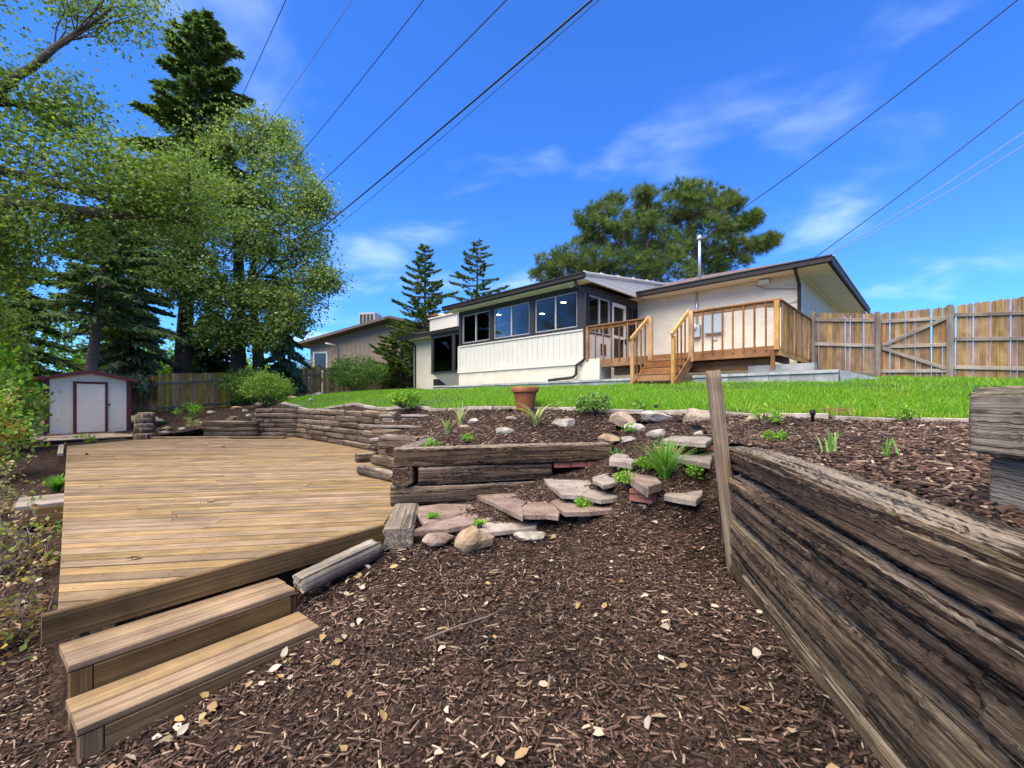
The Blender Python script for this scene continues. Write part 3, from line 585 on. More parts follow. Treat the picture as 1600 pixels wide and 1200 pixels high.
def pine(name, label, base, trunk_top, trunk_r, clumps, cols=PIN, tufts=26, needle=.30, srad=.5, bark='barkred', group=None, cat='tree', nn=22):
    root = empty(name, base, label=label, cat=cat, group=group); base = np.array(base, float); off = -base; top = np.array(trunk_top) + off
    ts = np.linspace(0, 1, 9); tr = [top * t + np.array([math.sin(t * 5) * .12, math.cos(t * 4) * .1 - .1, 0]) for t in ts]
    parts = [tube_mesh(tr, [trunk_r * (1 - t * .85) for t in ts], 10)]; V, F, T = [], [], []; k = 0; pal = np.array(cols)
    for c, r in clumps:
        c = np.array(c) + off; zf = np.clip((c[2] - .5 * max(r)) / max(top[2], .1), .2, .98); a = tr[int(zf * 8)]
        pts, rd = branch(a, c, .05, .02, .12, 5); parts.append(tube_mesh(pts, rd, 5, False))
        sc = ellip_pts(c, r, int(tufts * (1 + .6 * max(r))), .3)
        for q in sc[::3]:
            b, rr = branch(pts[rng.integers(2, 6)], q, .016, .006, .15, 3); parts.append(tube_mesh(b, rr, 4, False))
        pc = np.repeat(sc, 3, 0) + rng.normal(0, srad * .35, (len(sc) * 3, 3)); outw = pc - c; outw /= np.linalg.norm(outw, axis=1, keepdims=True) + 1e-6; outw[:, 2] += .8
        n = len(pc) * nn; C = np.repeat(pc, nn, 0) ; d = np.repeat(outw, nn, 0) * .9 + rdir(n); d /= np.linalg.norm(d, axis=1, keepdims=True); w = np.cross(d, rdir(n)); w /= np.linalg.norm(w, axis=1, keepdims=True) + 1e-9
        L = needle * rng.uniform(.6, 1.2, (n, 1)); C = C + d * rng.uniform(0, .12, (n, 1))
        v = np.stack([C - w * .015, C + w * .015, C + d * L], 1).reshape(-1, 3); V.append(v); F.append(np.arange(n * 3).reshape(-1, 3) + k); k += len(v)
        T.append(np.repeat(np.repeat(pal[rng.integers(len(pal), size=len(pc))] * rng.uniform(.75, 1.25, (len(pc), 1)), nn, 0), 3, 0))
    v, f = join(*parts); link('trunk', mesh(v, f, True), M[bark], root)
    link('crown', fastmesh(np.concatenate(V), np.concatenate(F), np.concatenate(T)), M['needle'], root); return root
def shrub(name, label, base, r, cols, n=5200, leaf=.075, stems=9, cat='shrub', group=None, lift=.15, sub=70, srad=.16, mat='leaf', bark='bark', parent=None):
    root = empty(name, base, label=label, cat=cat, group=group); c = np.array([0, 0, r[2] * .95 + lift]); sc = ellip_pts(c, np.array(r) * rng.uniform(.9, 1.05, 3), sub, .5); sc = sc[sc[:, 2] > .04]
    parts = []
    for q in sc[:: max(1, len(sc) // (stems * 3))]:
        b, rr = branch(rng.normal(0, r[0] * .08, 3) * [1, 1, 0], q, .016, .004, .1, 4); parts.append(tube_mesh(b, rr, 4, False))
    v, f = join(*parts); link('stem', mesh(v, f), M[bark], root)
    pc = clump_pts(sc, srad * rng.uniform(.7, 1.4, len(sc)), max(1, n // len(sc))); pc = pc[pc[:, 2] > .01]
    v, f, t = leaves(pc, leaf, cols, .0, .5, .1); link('foliage', fastmesh(v, f, t), M[mat], root); return root

# ------------------------------------------------------------------ house (local x along the garden wall to the right, y into the house)
HX = (2.19, 13.4, 0.0); HROT = math.atan2(-.697, .717)
house = empty('house', HX, HROT, label='white painted brick ranch house with glazed sunroom and brown shingle hip roof', cat='house')
def hp(name, bx, mat, parent=house, **k): return link(name, boxes(*bx), M[mat], parent, **k)
EZ = 4.74                                         # soffit height
hp('wall', [(-14.46, -6.05, 3.41, 3.66, 1.0, EZ)], 'whitebrick')
hp('wall', [(0.0, 4.99, 3.41, 3.66, 1.0, EZ)], 'whitebrick')
hp('wall', [(4.74, 4.99, 3.66, 11.4, 1.0, EZ)], 'whitebrick')
hp('wall', [(-14.46, -14.21, 3.66, 11.4, 1.0, EZ)], 'whitebrick')
hp('wall', [(-14.21, 4.74, 11.15, 11.4, 1.0, EZ)], 'whitebrick')
hp('soffit', [(-15.05, 5.75, 2.86, 3.42, EZ, EZ + .02), (5.0, 5.75, 3.42, 12.0, EZ, EZ + .02), (-15.05, -14.46, 3.42, 12.0, EZ, EZ + .02), (-14.4, 4.9, 11.4, 12, EZ, EZ + .02)], 'cream')
hp('soffit_seam', [(5.0, 5.74, y, y + .012, EZ - .006, EZ + .001) for y in (4.2, 5.6, 7.0)] + [(4.99, 5.07, 3.42, 11.2, EZ - .07, EZ - .002)], 'cream')
# hip roof
rz0, sl = 4.93, .31
ex0, ex1, ey0, ey1 = -15.1, 5.82, 2.81, 12.05; ym = (ey0 + ey1) / 2; dd = ym - ey0; rz = rz0 + sl * dd
v = [(ex0, ey0, rz0), (ex1, ey0, rz0), (ex1, ey1, rz0), (ex0, ey1, rz0), (ex0 + dd, ym, rz), (ex1 - dd, ym, rz), (ex0, ey0, rz0 - .08), (ex1, ey0, rz0 - .08), (ex1, ey1, rz0 - .08), (ex0, ey1, rz0 - .08)]
roof = link('roof', mesh(v, [(0, 1, 5, 4), (1, 2, 5), (2, 3, 4, 5), (3, 0, 4), (6, 7, 1, 0), (7, 8, 2, 1), (8, 9, 3, 2), (9, 6, 0, 3), (9, 8, 7, 6)]), M['shingle'], house)
hp('gutter', [(-15.15, 5.86, 2.70, 2.83, 4.76, 4.90), (-15.15, 5.86, 2.67, 2.84, 4.885, 4.915)], 'black')
hp('fascia', [(5.80, 5.86, 2.84, 12.0, 4.72, 4.91)], 'black'); hp('fascia', [(-15.15, -15.09, 2.84, 12.0, 4.72, 4.91)], 'black')
hp('drip_edge', [(5.861, 5.885, 2.80, 12.0, 4.90, 4.93)], 'alu')
def spout(pts, r=.045, parent=house, mat='black'):
    v, f = tube_mesh(pts, [r] * len(pts), 8); return link('downspout', mesh(v, f, True), M[mat], parent)
spout([(5.02, 2.78, 4.80), (5.04, 2.84, 4.62), (5.03, 3.28, 4.42), (5.02, 3.33, 4.2), (5.02, 3.33, 1.6)])
spout([(-14.6, 2.80, 4.78), (-14.45, 3.0, 4.62), (-14.30, 3.33, 4.45), (-14.30, 3.34, 4.2), (-14.30, 3.34, 1.75)])
hp('corner_trim', [(-14.50, -14.36, 3.385, 3.41, 1.6, EZ)], 'white')
ch = hp('chimney', [(-13.9, -11.3, 4.1, 4.8, 4.9, 6.02)], 'white'); hp('chimney_cap', [(-13.98, -11.22, 4.02, 4.88, 6.02, 6.09)], 'white', ch)
for cx in (-13.1, -12.1):
    v, f = lathe([(.2, 6.09), (.2, 6.2), (.26, 6.2), (.26, 6.28), (0.01, 6.28)], 12); v = [(a + cx, b + 4.45, c) for a, b, c in v]; link('chimney_pot', mesh(v, f), M['white'], ch)
# bay window on the left wing
def window(parent, x0, x1, z0, z1, y, mat='charcoal', panes=2, depth=.10, fw=.045, axis='x', inner='alu', slide=.5):
    """framed sliding window lying in the plane y (axis x) or x (axis y)"""
    def B(a0, a1, d0, d1, c0, c1): return (a0, a1, y + d0, y + d1, c0, c1) if axis == 'x' else (y - d1, y - d0, a0, a1, c0, c1)
    w = link('window', boxes(B(x0, x1, -depth / 2, depth / 2, z1 - fw, z1), B(x0, x1, -depth / 2, depth / 2, z0, z0 + fw), B(x0, x0 + fw, -depth / 2, depth / 2, z0 + fw, z1 - fw), B(x1 - fw, x1, -depth / 2, depth / 2, z0 + fw, z1 - fw)), M[mat], parent)
    xi0, xi1, zi0, zi1 = x0 + fw, x1 - fw, z0 + fw, z1 - fw; s = .03
    link('sash', boxes(B(xi0, xi1, -.03, .03, zi1 - s, zi1), B(xi0, xi1, -.03, .03, zi0, zi0 + s), B(xi0, xi0 + s, -.03, .03, zi0 + s, zi1 - s), B(xi1 - s, xi1, -.03, .03, zi0 + s, zi1 - s)), M[inner], w)
    xs = np.linspace(xi0 + s, xi1 - s, panes + 1) if panes != 2 else [xi0 + s, xi0 + (xi1 - xi0) * slide, xi1 - s]
    for a, b in zip(xs[:-1], xs[1:]): link('pane', boxes(B(a, b, -.004, .004, zi0 + s, zi1 - s)), M['glass'], w)
    for a in xs[1:-1]: link('mullion', boxes(B(a - .025, a + .025, -.035, .035, zi0 + s, zi1 - s)), M[inner], w)
    return w
bay = hp('bay', [(-12.0, -8.9, 2.85, 3.41, 2.62, 2.72), (-12.0, -8.9, 2.85, 3.41, 4.55, EZ)], 'charcoal')
hp('post', [(-12.0, -11.82, 2.85, 3.0, 2.72, 4.55)], 'charcoal', bay); hp('post', [(-10.15, -9.95, 2.85, 3.0, 2.72, 4.55)], 'charcoal', bay)
hp('pane', [(-11.82, -10.15, 2.92, 2.928, 2.72, 4.55)], 'glass', bay); hp('pane', [(-9.95, -8.9, 2.92, 2.928, 2.72, 4.55)], 'glass', bay); hp('pane', [(-11.96, -11.952, 3.0, 3.41, 2.72, 4.55)], 'glass', bay)
hp('backing', [(-11.9, -8.9, 3.395, 3.408, 2.72, 4.55)], 'interior', bay)
v = [(-11.95, 2.9, 2.62), (-9.0, 2.9, 2.62), (-9.0, 3.40, 2.62), (-11.95, 3.40, 2.62), (-11.3, 3.40, 2.0), (-9.6, 3.40, 2.0)]
link('corbel', mesh(v, [(0, 1, 2, 3), (0, 4, 5, 1), (0, 3, 4), (1, 5, 2), (3, 2, 5, 4)]), M['cream'], bay)
for q in ((-11.3, 3.1, 4.5), (-10.7, 3.2, 3.7)): hp('recessed_light', [(q[0] - .07, q[0] + .07, q[1] - .05, q[1] + .05, q[2], q[2] + .03)], 'lamp', bay)
hp('basement_window', [(-12.5, -11.3, 3.36, 3.405, 2.0, 2.38)], 'black'); hp('basement_sill', [(-12.6, -11.2, 3.33, 3.40, 1.92, 2.0)], 'white')
# sunroom
hp('foundation', [(-6.05, 0.0, .0, .25, .9, 2.26), (0.0, .62, -.05, .6, .9, 2.40)], 'whitebrick')
hp('foundation', [(-6.05, -5.8, .25, 3.41, .9, 2.26)], 'whitebrick'); hp('foundation', [(-.25, 0, .25, 3.41, .9, 2.26)], 'whitebrick')
sid = hp('siding', [(-6.05, 0, .02, .12, 2.28, 3.32), (-6.05, -5.93, .12, 3.41, 2.28, 3.32), (-.12, 0, .12, 1.62, 2.28, 3.25), (-.12, 0, 2.62, 3.41, 2.28, 3.25)], 'white')
for k in range(26):
    x = -6.05 + k * 6.05 / 26; hp('siding_board', [(x + .006, x + 6.05 / 26 - .004, .006, .018, 2.46, 3.30)], 'white', sid)
hp('skirt_board', [(-6.10, .02, -.03, .02, 2.28, 2.455), (-6.10, .02, -.045, .02, 2.255, 2.285)], 'white', sid); hp('cap_strip', [(-6.07, .02, -.03, .05, 3.30, 3.345)], 'white', sid)
hp('trim', [(-6.10, -5.98, -.02, .10, 2.3, 3.30)], 'white', sid)
for k in range(6): hp('siding_board', [(.002, .012, .15 + k * .24, .15 + k * .24 + .225, 2.42, 3.23)], 'white', sid)
hp('wall_vent', [(.013, .04, .95, 1.25, 2.62, 2.98)], 'charcoal', sid)
hp('post', [(-6.05, -5.9, 0, .14, 3.345, 4.62)], 'charcoal'); hp('post', [(-4.22, -4.05, 0, .14, 3.345, 4.62)], 'charcoal'); hp('post', [(-2.20, -2.02, 0, .14, 3.345, 4.62)], 'charcoal'); hp('post', [(-.2, .01, -.01, .2, 3.345, 4.66)], 'charcoal')
hp('header', [(-6.05, .0, -.005, .14, 4.60, 4.72), (-.14, .008, .14, 3.41, 4.50, 4.75)], 'charcoal'); hp('sill', [(-6.05, -.2, -.02, .14, 3.345, 3.40)], 'charcoal')
window(house, -5.9, -4.22, 3.40, 4.60, .07); window(house, -4.05, -2.20, 3.40, 4.60, .07); window(house, -2.02, -.2, 3.40, 4.60, .07)
window(house, .25, 1.55, 3.25, 4.50, -.02, axis='y', inner='alu'); window(house, 2.66, 3.38, 3.25, 4.50, -.02, axis='y', inner='charcoal')
hp('post', [(-.12, .015, 1.55, 1.66, 2.3, 4.5)], 'charcoal'); hp('post', [(-.12, .015, 2.55, 2.66, 2.3, 4.5)], 'charcoal')
dr = hp('door', [(-.06, .02, 1.66, 1.76, 2.40, 4.45), (-.06, .02, 2.45, 2.55, 2.40, 4.45), (-.06, .02, 1.76, 2.45, 4.33, 4.45), (-.06, .02, 1.76, 2.45, 2.40, 2.55), (-.06, .02, 1.76, 2.45, 3.25, 3.35)], 'white')
hp('pane', [(-.03, -.02, 1.76, 2.45, 2.55, 3.25)], 'glass', dr); hp('pane', [(-.03, -.02, 1.76, 2.45, 3.35, 4.33)], 'glass', dr); hp('handle', [(.02, .07, 2.47, 2.50, 3.1, 3.28)], 'black', dr)
hp('room_floor', [(-5.8, -.25, .25, 3.41, 2.3, 2.36)], 'interior'); hp('room_wall', [(-5.92, -.13, 3.37, 3.408, 2.36, 4.66)], 'interior')
cei = hp('room_ceiling', [(-5.95, -.14, .14, 3.41, 4.66, 4.70)], 'interior')
for q in ((-5.0, 1.2), (-3.6, 2.3), (-1.75, 1.3), (-.9, 2.2), (-2.8, .8)): hp('recessed_light', [(q[0] - .07, q[0] + .07, q[1] - .07, q[1] + .07, 4.645, 4.659)], 'lamp', cei)
# sunroom roof: low metal shed roof rising to the main roof, white lapped cheek on its right side
s2 = .13; yb = 5.1; fz = lambda y: 4.90 + s2 * (y + .45)
v = [(-6.4, -.45, fz(-.45)), (.36, -.45, fz(-.45)), (.36, yb, fz(yb)), (-6.4, yb, fz(yb))]; v = v + [(a, b, c - .05) for a, b, c in v]
sr = link('roof', mesh(v, [(0, 1, 2, 3), (7, 6, 5, 4), (0, 4, 5, 1), (1, 5, 6, 2), (2, 6, 7, 3), (3, 7, 4, 0)]), M['white'], house, label='pale metal roof of the sunroom')
for k in range(7):
    za = 4.74 + k * .13; y0 = (za + .02 - 4.90) / s2 - .45
    if k * .13 + 4.87 > fz(yb): break
    y0 = max(-.42, y0); hp('lap_board', [(.30, .335 - k * .001, y0, yb - .02, za, za + .122)], 'white', sr)
v = [(.29, -.42, 4.74), (.29, yb, 4.74), (.29, yb, fz(yb) - .05), (.29, -.42, 4.86)]; v = v + [(a - .03, b, c) for a, b, c in v]
link('cheek', mesh(v, [(0, 1, 2, 3), (7, 6, 5, 4), (0, 4, 5, 1), (2, 6, 7, 3)]), M['white'], sr)
plank('rake_trim', (.36, -.46, fz(-.46) + .02), (.36, yb, fz(yb) + .02), .05, .06, M['white'], sr)
hp('soffit', [(-6.4, .30, -.44, -.0, 4.72, 4.74)], 'cream', sr)
hp('gutter', [(-6.45, .40, -.56, -.44, 4.76, 4.90), (-6.45, .40, -.59, -.44, 4.88, 4.915)], 'black', sr)
hp('flood_light', [(-.35, -.2, -.30, -.18, 4.64, 4.72)], 'white', sr)
spout([(.02, -.5, 4.80), (.04, -.38, 4.62), (.10, -.08, 4.42), (.10, -.06, 4.2), (.10, -.06, 2.42), (-.02, -.12, 2.30), (-.16, -.12, 2.24), (-.18, -.12, 1.95), (-.30, -.13, 1.86), (-1.25, -.15, 1.80)], .045, house, 'charcoal')
# things on the wing wall
v, f = tube_mesh([(2.15, 3.6, 5.1), (2.15, 3.6, 6.55)], [.045, .045], 10); mast = link('service_mast', mesh(v, f, True), M['galv'], house)
v, f = lathe([(.07, 0), (.09, .05), (.05, .14), (0.001, .16)], 12); link('weatherhead', mesh([(a + 2.15, b + 3.6, c + 6.5) for a, b, c in v], f, True), M['grey'], mast)
v, f = tube_mesh([(2.15, 3.36, 4.72), (2.15, 3.36, 3.6)], [.035, .035], 8); link('conduit', mesh(v, f, True), M['galv'], house)
mt = hp('meter_box', [(1.95, 2.28, 3.25, 3.405, 3.22, 3.62)], 'grey'); v, f = lathe([(.001, -.09), (.10, -.08), (.11, 0)], 16); link('meter_dial', mesh([(a + 2.1, c + 3.25, b + 3.55) for a, b, c in v], f, True), M['white'], mt)
hp('breaker_panel', [(2.42, 2.95, 3.27, 3.405, 3.28, 3.92), (2.40, 2.97, 3.25, 3.28, 3.30, 3.90)], 'grey'); hp('outlet_box', [(2.62, 2.78, 3.36, 3.405, 3.08, 3.14)], 'white')
hp('wall_light', [(4.0, 4.28, 3.22, 3.40, 4.58, 4.70)], 'cream')
v, f = tube_mesh([(3.9, 3.39, 4.6), (4.2, 3.385, 4.45), (4.6, 3.385, 4.38), (5.0, 3.385, 4.3)], [.008] * 4, 5); link('cable', mesh(v, f), M['charcoal'], house)
v, f = tube_mesh([(4.2, 3.385, 3.92), (4.6, 3.385, 3.88), (5.0, 3.385, 3.98)], [.007] * 3, 5); link('cable', mesh(v, f), M['charcoal'], house)

# ------------------------------------------------------------------ raised deck by the house
rd = empty('raised_deck', HX, HROT, label='stained cedar raised deck with baluster railing and stairs beside the sunroom', cat='deck')
DZ, DX0, DX1, DY1 = 2.37, .66, 5.24, 3.25
n = 24
for k in range(n):
    y = .02 + k * (DY1 - .05) / n; plank('floor_board', (DX0, y + .065, DZ - .015), (DX1, y + .065, DZ - .015), .128, .03, M['cedar'], rd)
plank('fascia_board', (DX0, -.02, DZ - .125), (2.22, -.02, DZ - .125), .04, .235, M['cedar'], rd); plank('fascia_board', (2.2, -.019, DZ - .12), (DX1, -.019, DZ - .12), .04, .235, M['cedar'], rd)
plank('fascia_board', (DX1 + .02, .0, DZ - .125), (DX1 + .02, DY1, DZ - .125), .04, .2, M['newwood'], rd)
plank('beam', (.9, .35, DZ - .36), (2.2, .35, DZ - .36), .09, .24, M['cedar'], rd); plank('beam', (2.9, .30, DZ - .38), (5.0, .30, DZ - .38), .09, .24, M['cedar'], rd)
for x in (2.9, 4.95): plank('post', (x, .3, 1.3), (x, .3, DZ - .26), .1, .1, M['cedar'], rd)
for j in np.arange(1.0, 5.2, .42): plank('joist', (j, .02, DZ - .13), (j, DY1, DZ - .13), .04, .18, M['cedar'], rd)
RT = 3.38
def rail(p, q): plank('top_rail', p, q, .13, .04, M['cedar'], rd); plank('rail', (p[0], p[1], p[2] - .075), (q[0], q[1], q[2] - .075), .04, .09, M['cedar'], rd)
rail((.15, -.02, RT), (2.2, -.02, RT)); rail((3.34, -.02, RT), (DX1 + .06, -.02, RT)); rail((DX1 + .02, .04, RT), (DX1 + .02, DY1, RT))
def pst(x, y, z0, z1, m, s=.09, n='post'): plank(n, (x, y, z0), (x, y, z1), s, s, M[m], rd)
pst(.19, -.04, 2.35, RT - .02, 'cedar'); pst(2.24, -.06, DZ - .25, RT + .02, 'newwood', .11); pst(3.34, -.06, DZ - .25, RT + .02, 'newwood', .11); pst(DX1, -.06, DZ - .1, RT - .02, 'newwood', .10); pst(DX1 - .08, -.05, DZ - .55, DZ - .1, 'cedar', .08)
for x in np.linspace(.48, 2.08, 7): plank('baluster', (x, -.05, DZ - .10 if x > .6 else 2.4), (x, -.05, RT - .03), .038, .038, M['cedar'], rd)
for x in np.linspace(3.62, 5.02, 7): plank('baluster', (x, -.05, DZ - .10), (x, -.05, RT - .03), .038, .038, M['cedar'], rd)
for y in np.linspace(.16, DY1 - .1, 19): plank('baluster', (DX1 + .055, y, DZ - .12), (DX1 + .055, y, RT - .03), .038, .038, M['picket'], rd)
for k in range(4):
    z = DZ - .19 * (k + 1); y = -.06 - .27 * k
    if k < 3: plank('tread', (2.27, y - .15, z), (3.31, y - .15, z), .29, .04, M['cedar'], rd)
    plank('riser', (2.28, y - (.02 if k == 0 else .02), z + .085), (3.30, y - .02, z + .085), .02, .15, M['cedar'], rd)
for x in (2.25, 3.33): plank('stringer', (x, -.03, DZ - .20), (x, -.95, DZ - .86), .04, .26, M['cedar'], rd)
for x in (2.18, 3.26):
    pst(x, -.93, 1.50, 2.68, 'newwood', .085); plank('stair_rail', (x, -.02, RT + .03), (x, -1.02, 2.70), .10, .045, M['newwood'], rd, (1, 0, 0))
    for y in (-.25, -.48, -.7): plank('baluster', (x, y, DZ - .15 + y * .7), (x, y, RT + .0 + y * .68), .036, .036, M['cedar'], rd)
# grey block wall in front of sunroom and deck
bw = empty('block_wall', HX, HROT, label='low grey concrete block wall capped with slabs below the raised deck', cat='wall')
for k in range(31):
    x = -6.3 + k * .41
    if 2.1 < x + .2 < 3.4: continue
    link('block', boxes((x, x + .402, -.46, -.22, 1.2, 1.68)), M['block'], bw); link('cap_slab', boxes((x + .002, x + .406, -.50, -.20, 1.683, 1.745)), M['block'], bw)
v = [(6.42, -.47, 1.1), (6.42, -.22, 1.1), (7.0, 1.0, 1.2), (6.8, 1.05, 1.2), (6.42, -.47, 1.74), (6.42, -.22, 1.74), (7.0, 1.0, 1.58), (6.8, 1.05, 1.58)]
link('end_slab', mesh(v, BOXF), M['block'], bw)
link('footing', boxes((4.6, 5.9, .15, .45, 1.2, 1.95)), M['block'], bw)

# ------------------------------------------------------------------ fence and gate on the right
def picket_mesh(L, w=.09, t=.018):
    n = 7; a = w / 2; out = [(0, -a), (L - a * .75, -a)] + [(L - a * .75 + math.sin(s) * a * .75, -math.cos(s) * a) for s in np.linspace(.25, math.pi - .25, n)] + [(L - a * .75, a), (0, a)]
    k = len(out); v = [(x, y, -t / 2) for x, y in out] + [(x, y, t / 2) for x, y in out]
    return v, [tuple(range(k - 1, -1, -1)), tuple(range(k, 2 * k))] + [(i, (i + 1) % k, k + (i + 1) % k, k + i) for i in range(k)]
pk = {}
def picket(parent, p, zt, d, mat, w=.09):
    L = round(zt - p[2], 2); w = round(w, 3); key = (L, mat, round(w, 3))
    if key not in pk: v, f = picket_mesh(L, w); pk[key] = mesh(v, f); pk[key].materials.append(M[mat])
    nrm = Vector((-d[1], d[0], 0)); x = Vector((0, 0, 1)); y = Vector((d[0], d[1], 0)); z = x.cross(y)
    mw = Matrix(((x.x, y.x, z.x, p[0]), (x.y, y.y, z.y, p[1]), (x.z, y.z, z.z, zt - L), (0, 0, 0, 1)))
    r = Matrix.Rotation(rng.normal(0, .006), 4, z); mw2 = mw @ Matrix.Rotation(rng.normal(0, .008), 4, 'Z')
    link('picket', pk[key], None, parent, mw2)
def fence(name, label, a, b, za, zb, base, mat='picket', rails=(.18, .9, 1.55), railm='greyrail', posts=(), side=-1, gap=.10, postm='greyrail', cat='fence', rw=.09, posth=.02):
    a, b = Vector((*a, 0)), Vector((*b, 0)); L = (b - a).length; d = (b - a) / L; nrm = Vector((d.y, -d.x, 0))   # nrm points to the garden
    root = empty(name, (a.x, a.y, base(0)), label=label, cat=cat); o = root.location.copy(); n = round(L / gap)
    for k in range(n):
        s = (k + .5) / n; p = a + d * L * s; zt = za + (zb - za) * s + rng.normal(0, .008)
        picket(root, (p.x - o.x, p.y - o.y, base(s) - .05 - o.z), zt - o.z, d, mat, L / n - rng.choice([.001, .003, .008]))
    for h in rails:
        p = a + nrm * .035 - o; q = b + nrm * .035 - o; plank('rail', (p.x, p.y, base(0) + h - o.z), (q.x, q.y, base(1) + h - o.z), .04, rw, M[railm], root)
    for s in posts:
        p = a + d * L * s + nrm * .08 - o; plank('post', (p.x, p.y, base(s) - .3 - o.z), (p.x, p.y, za + (zb - za) * s + posth - o.z), .095, .095, M[postm], root)
    return root
lin = lambda u, v: (lambda s: u + (v - u) * s)
fence('picket_fence', 'short brown picket fence panel sloping down from deck corner to gate', (8.28, 12.08), (9.50, 11.29), 3.58, 3.40, lin(1.85, 1.69), rails=(.12, .86, 1.52), posts=(.03, .985))
gt = fence('garden_gate', 'wooden picket gate with grey z brace and orange edge boards', (9.53, 11.27), (10.60, 10.585), 3.40, 3.41, lin(1.69, 1.66), rails=(.20, .83, 1.48), cat='gate')
ga, gb = Vector((9.54, 11.26, 0)), Vector((10.58, 10.60, 0)); gd = (gb - ga).normalized(); gn = Vector((gd.y, -gd.x, 0)); go = gt.location
def gp(s, z, off): q = ga + (gb - ga) * s + gn * off - go; return (q.x, q.y, z - go.z)
plank('brace', gp(.02, 2.55, .07), gp(.97, 3.13, .07), .03, .085, M['greyrail'], gt); plank('brace', gp(.02, 2.48, .07), gp(.97, 1.92, .07), .03, .085, M['greyrail'], gt)
for s, z0, z1 in ((.045, 1.75, 3.2), (.955, 2.52, 3.1)): plank('edge_board', gp(s, z0, .022), gp(s, z1, .022), .012, .085, M['cedar'], gt, (gd.x, gd.y, 0))
fence('picket_fence', 'long brown picket fence right of the gate, highest at the photo edge', (10.62, 10.57), (12.6, 9.05), 3.42, 3.56, lin(1.64, 1.45), rails=(.30, .98, 1.56), posts=(.0, .95))

# ------------------------------------------------------------------ back fence on the left
fence('board_fence', 'golden brown board fence between shed and round shrubs', (-17.25, 21.2), (-15.3, 24.0), 2.48, 2.74, lin(.60, .90), 'goldpicket', gap=.14, rails=(.2, 1.4), side=1, posts=())
fence('board_fence', 'low dark weathered fence section just right of the shed', (-19.6, 21.9), (-17.3, 21.25), 2.36, 2.40, lin(.55, .60), 'oldpicket', gap=.14, rails=(.2, 1.35), postm='greyrail', railm='greyrail', rw=.22)
fence('board_fence', 'grey and brown board fence behind the round green shrub', (-15.2, 24.1), (-12.3, 28.1), 2.74, 3.36, lin(.90, 1.50), 'oldpicket', gap=.14, rails=(.2, 1.4), posts=(.72,), postm='stake', posth=-.03)
fence('board_fence', 'far board fence running up to the white house corner', (-12.25, 28.2), (-8.2, 38.2), 3.36, 3.95, lin(1.50, 2.1), 'oldpicket', gap=.14, rails=(.2, 1.4))

# ------------------------------------------------------------------ shed
sh = empty('garden_shed', (-15.24, 14.2, 0.0), math.atan2(1.8, 1.19), label='small white garden shed with dark red trim and low gable roof', cat='shed')
sw = 2.16
def sp_(name, bx, mat, parent=sh, **k): return link(name, boxes(*bx), M[mat], parent, **k)
wl = sp_('wall', [(0, sw, 0, 1.8, -.1, 1.92)], 'shedwhite')
link('gable', mesh([(0, 0, 1.92), (sw, 0, 1.92), (sw / 2, 0, 2.16), (0, 1.8, 1.92), (sw, 1.8, 1.92), (sw / 2, 1.8, 2.16)], [(0, 1, 2), (3, 5, 4), (0, 2, 5, 3), (1, 4, 5, 2)]), M['shedwhite'], sh)
for x in (.36, .62, 1.72, 1.95): sp_('panel_joint', [(x, x + .012, -.006, .001, 0, 1.95)], 'shedwhite', wl)
sp_('corner_trim', [(-.03, .10, -.03, .0, -.05, 1.92)], 'red'); sp_('corner_trim', [(sw - .10, sw + .03, -.03, .0, -.05, 1.92)], 'red')
dr = sp_('door', [(.74, 1.46, -.045, -.004, .06, 1.72)], 'shedwhite')
sp_('door_frame', [(.66, .74, -.05, -.003, .02, 1.80), (1.46, 1.54, -.05, -.003, .02, 1.80), (.74, 1.46, -.05, -.003, 1.72, 1.80), (.74, 1.46, -.05, -.003, .0, .06)], 'red', dr); sp_('latch', [(1.56, 1.60, -.07, -.01, .98, 1.04)], 'charcoal', dr)
def slab(p0, p1, y0, y1, t):
    (x0, z0), (x1, z1) = p0, p1; v = [(x0, y0, z0), (x1, y0, z1), (x1, y1, z1), (x0, y1, z0), (x0, y0, z0 + t), (x1, y0, z1 + t), (x1, y1, z1 + t), (x0, y1, z0 + t)]
    return mesh(v, BOXF)
link('roof', slab((-.14, 1.90), (sw / 2, 2.19), -.18, 1.95, .03), M['shingle'], sh); link('roof', slab((sw / 2, 2.19), (sw + .14, 1.90), -.18, 1.95, .03), M['shingle'], sh)
link('rake_board', slab((-.15, 1.80), (sw / 2, 2.085), -.21, -.185, .12), M['red'], sh); link('rake_board', slab((sw / 2, 2.085), (sw + .15, 1.80), -.21, -.185, .12), M['red'], sh)
link('eave_board', boxes((sw + .13, sw + .155, -.18, 1.95, 1.80, 1.92), (-.155, -.13, -.18, 1.95, 1.80, 1.92)), M['red'], sh)
# paving in front of the shed
pv = link('patio', boxes((-.5, 3.2, -2.9, .05, -.14, -.012)), M['soil'], None, Matrix.Translation((-15.24, 14.2, 0)) @ Matrix.Rotation(math.atan2(1.8, 1.19), 4, 'Z'), kind='structure')
for i in range(6):
    for j in range(6):
        x = -.48 + i * .60 + (j % 2) * .14; link('paver', boxes((x, x + .575, -2.86 + j * .43, -2.86 + j * .43 + .405, -.03, .012 + rng.normal(0, .006))), M['paver'], pv)
for i in range(22): link('brick', boxes((.0 + i * .105, .0 + i * .105 + .098, -.26, -.05, -.03, .035)), M['brick'], pv)

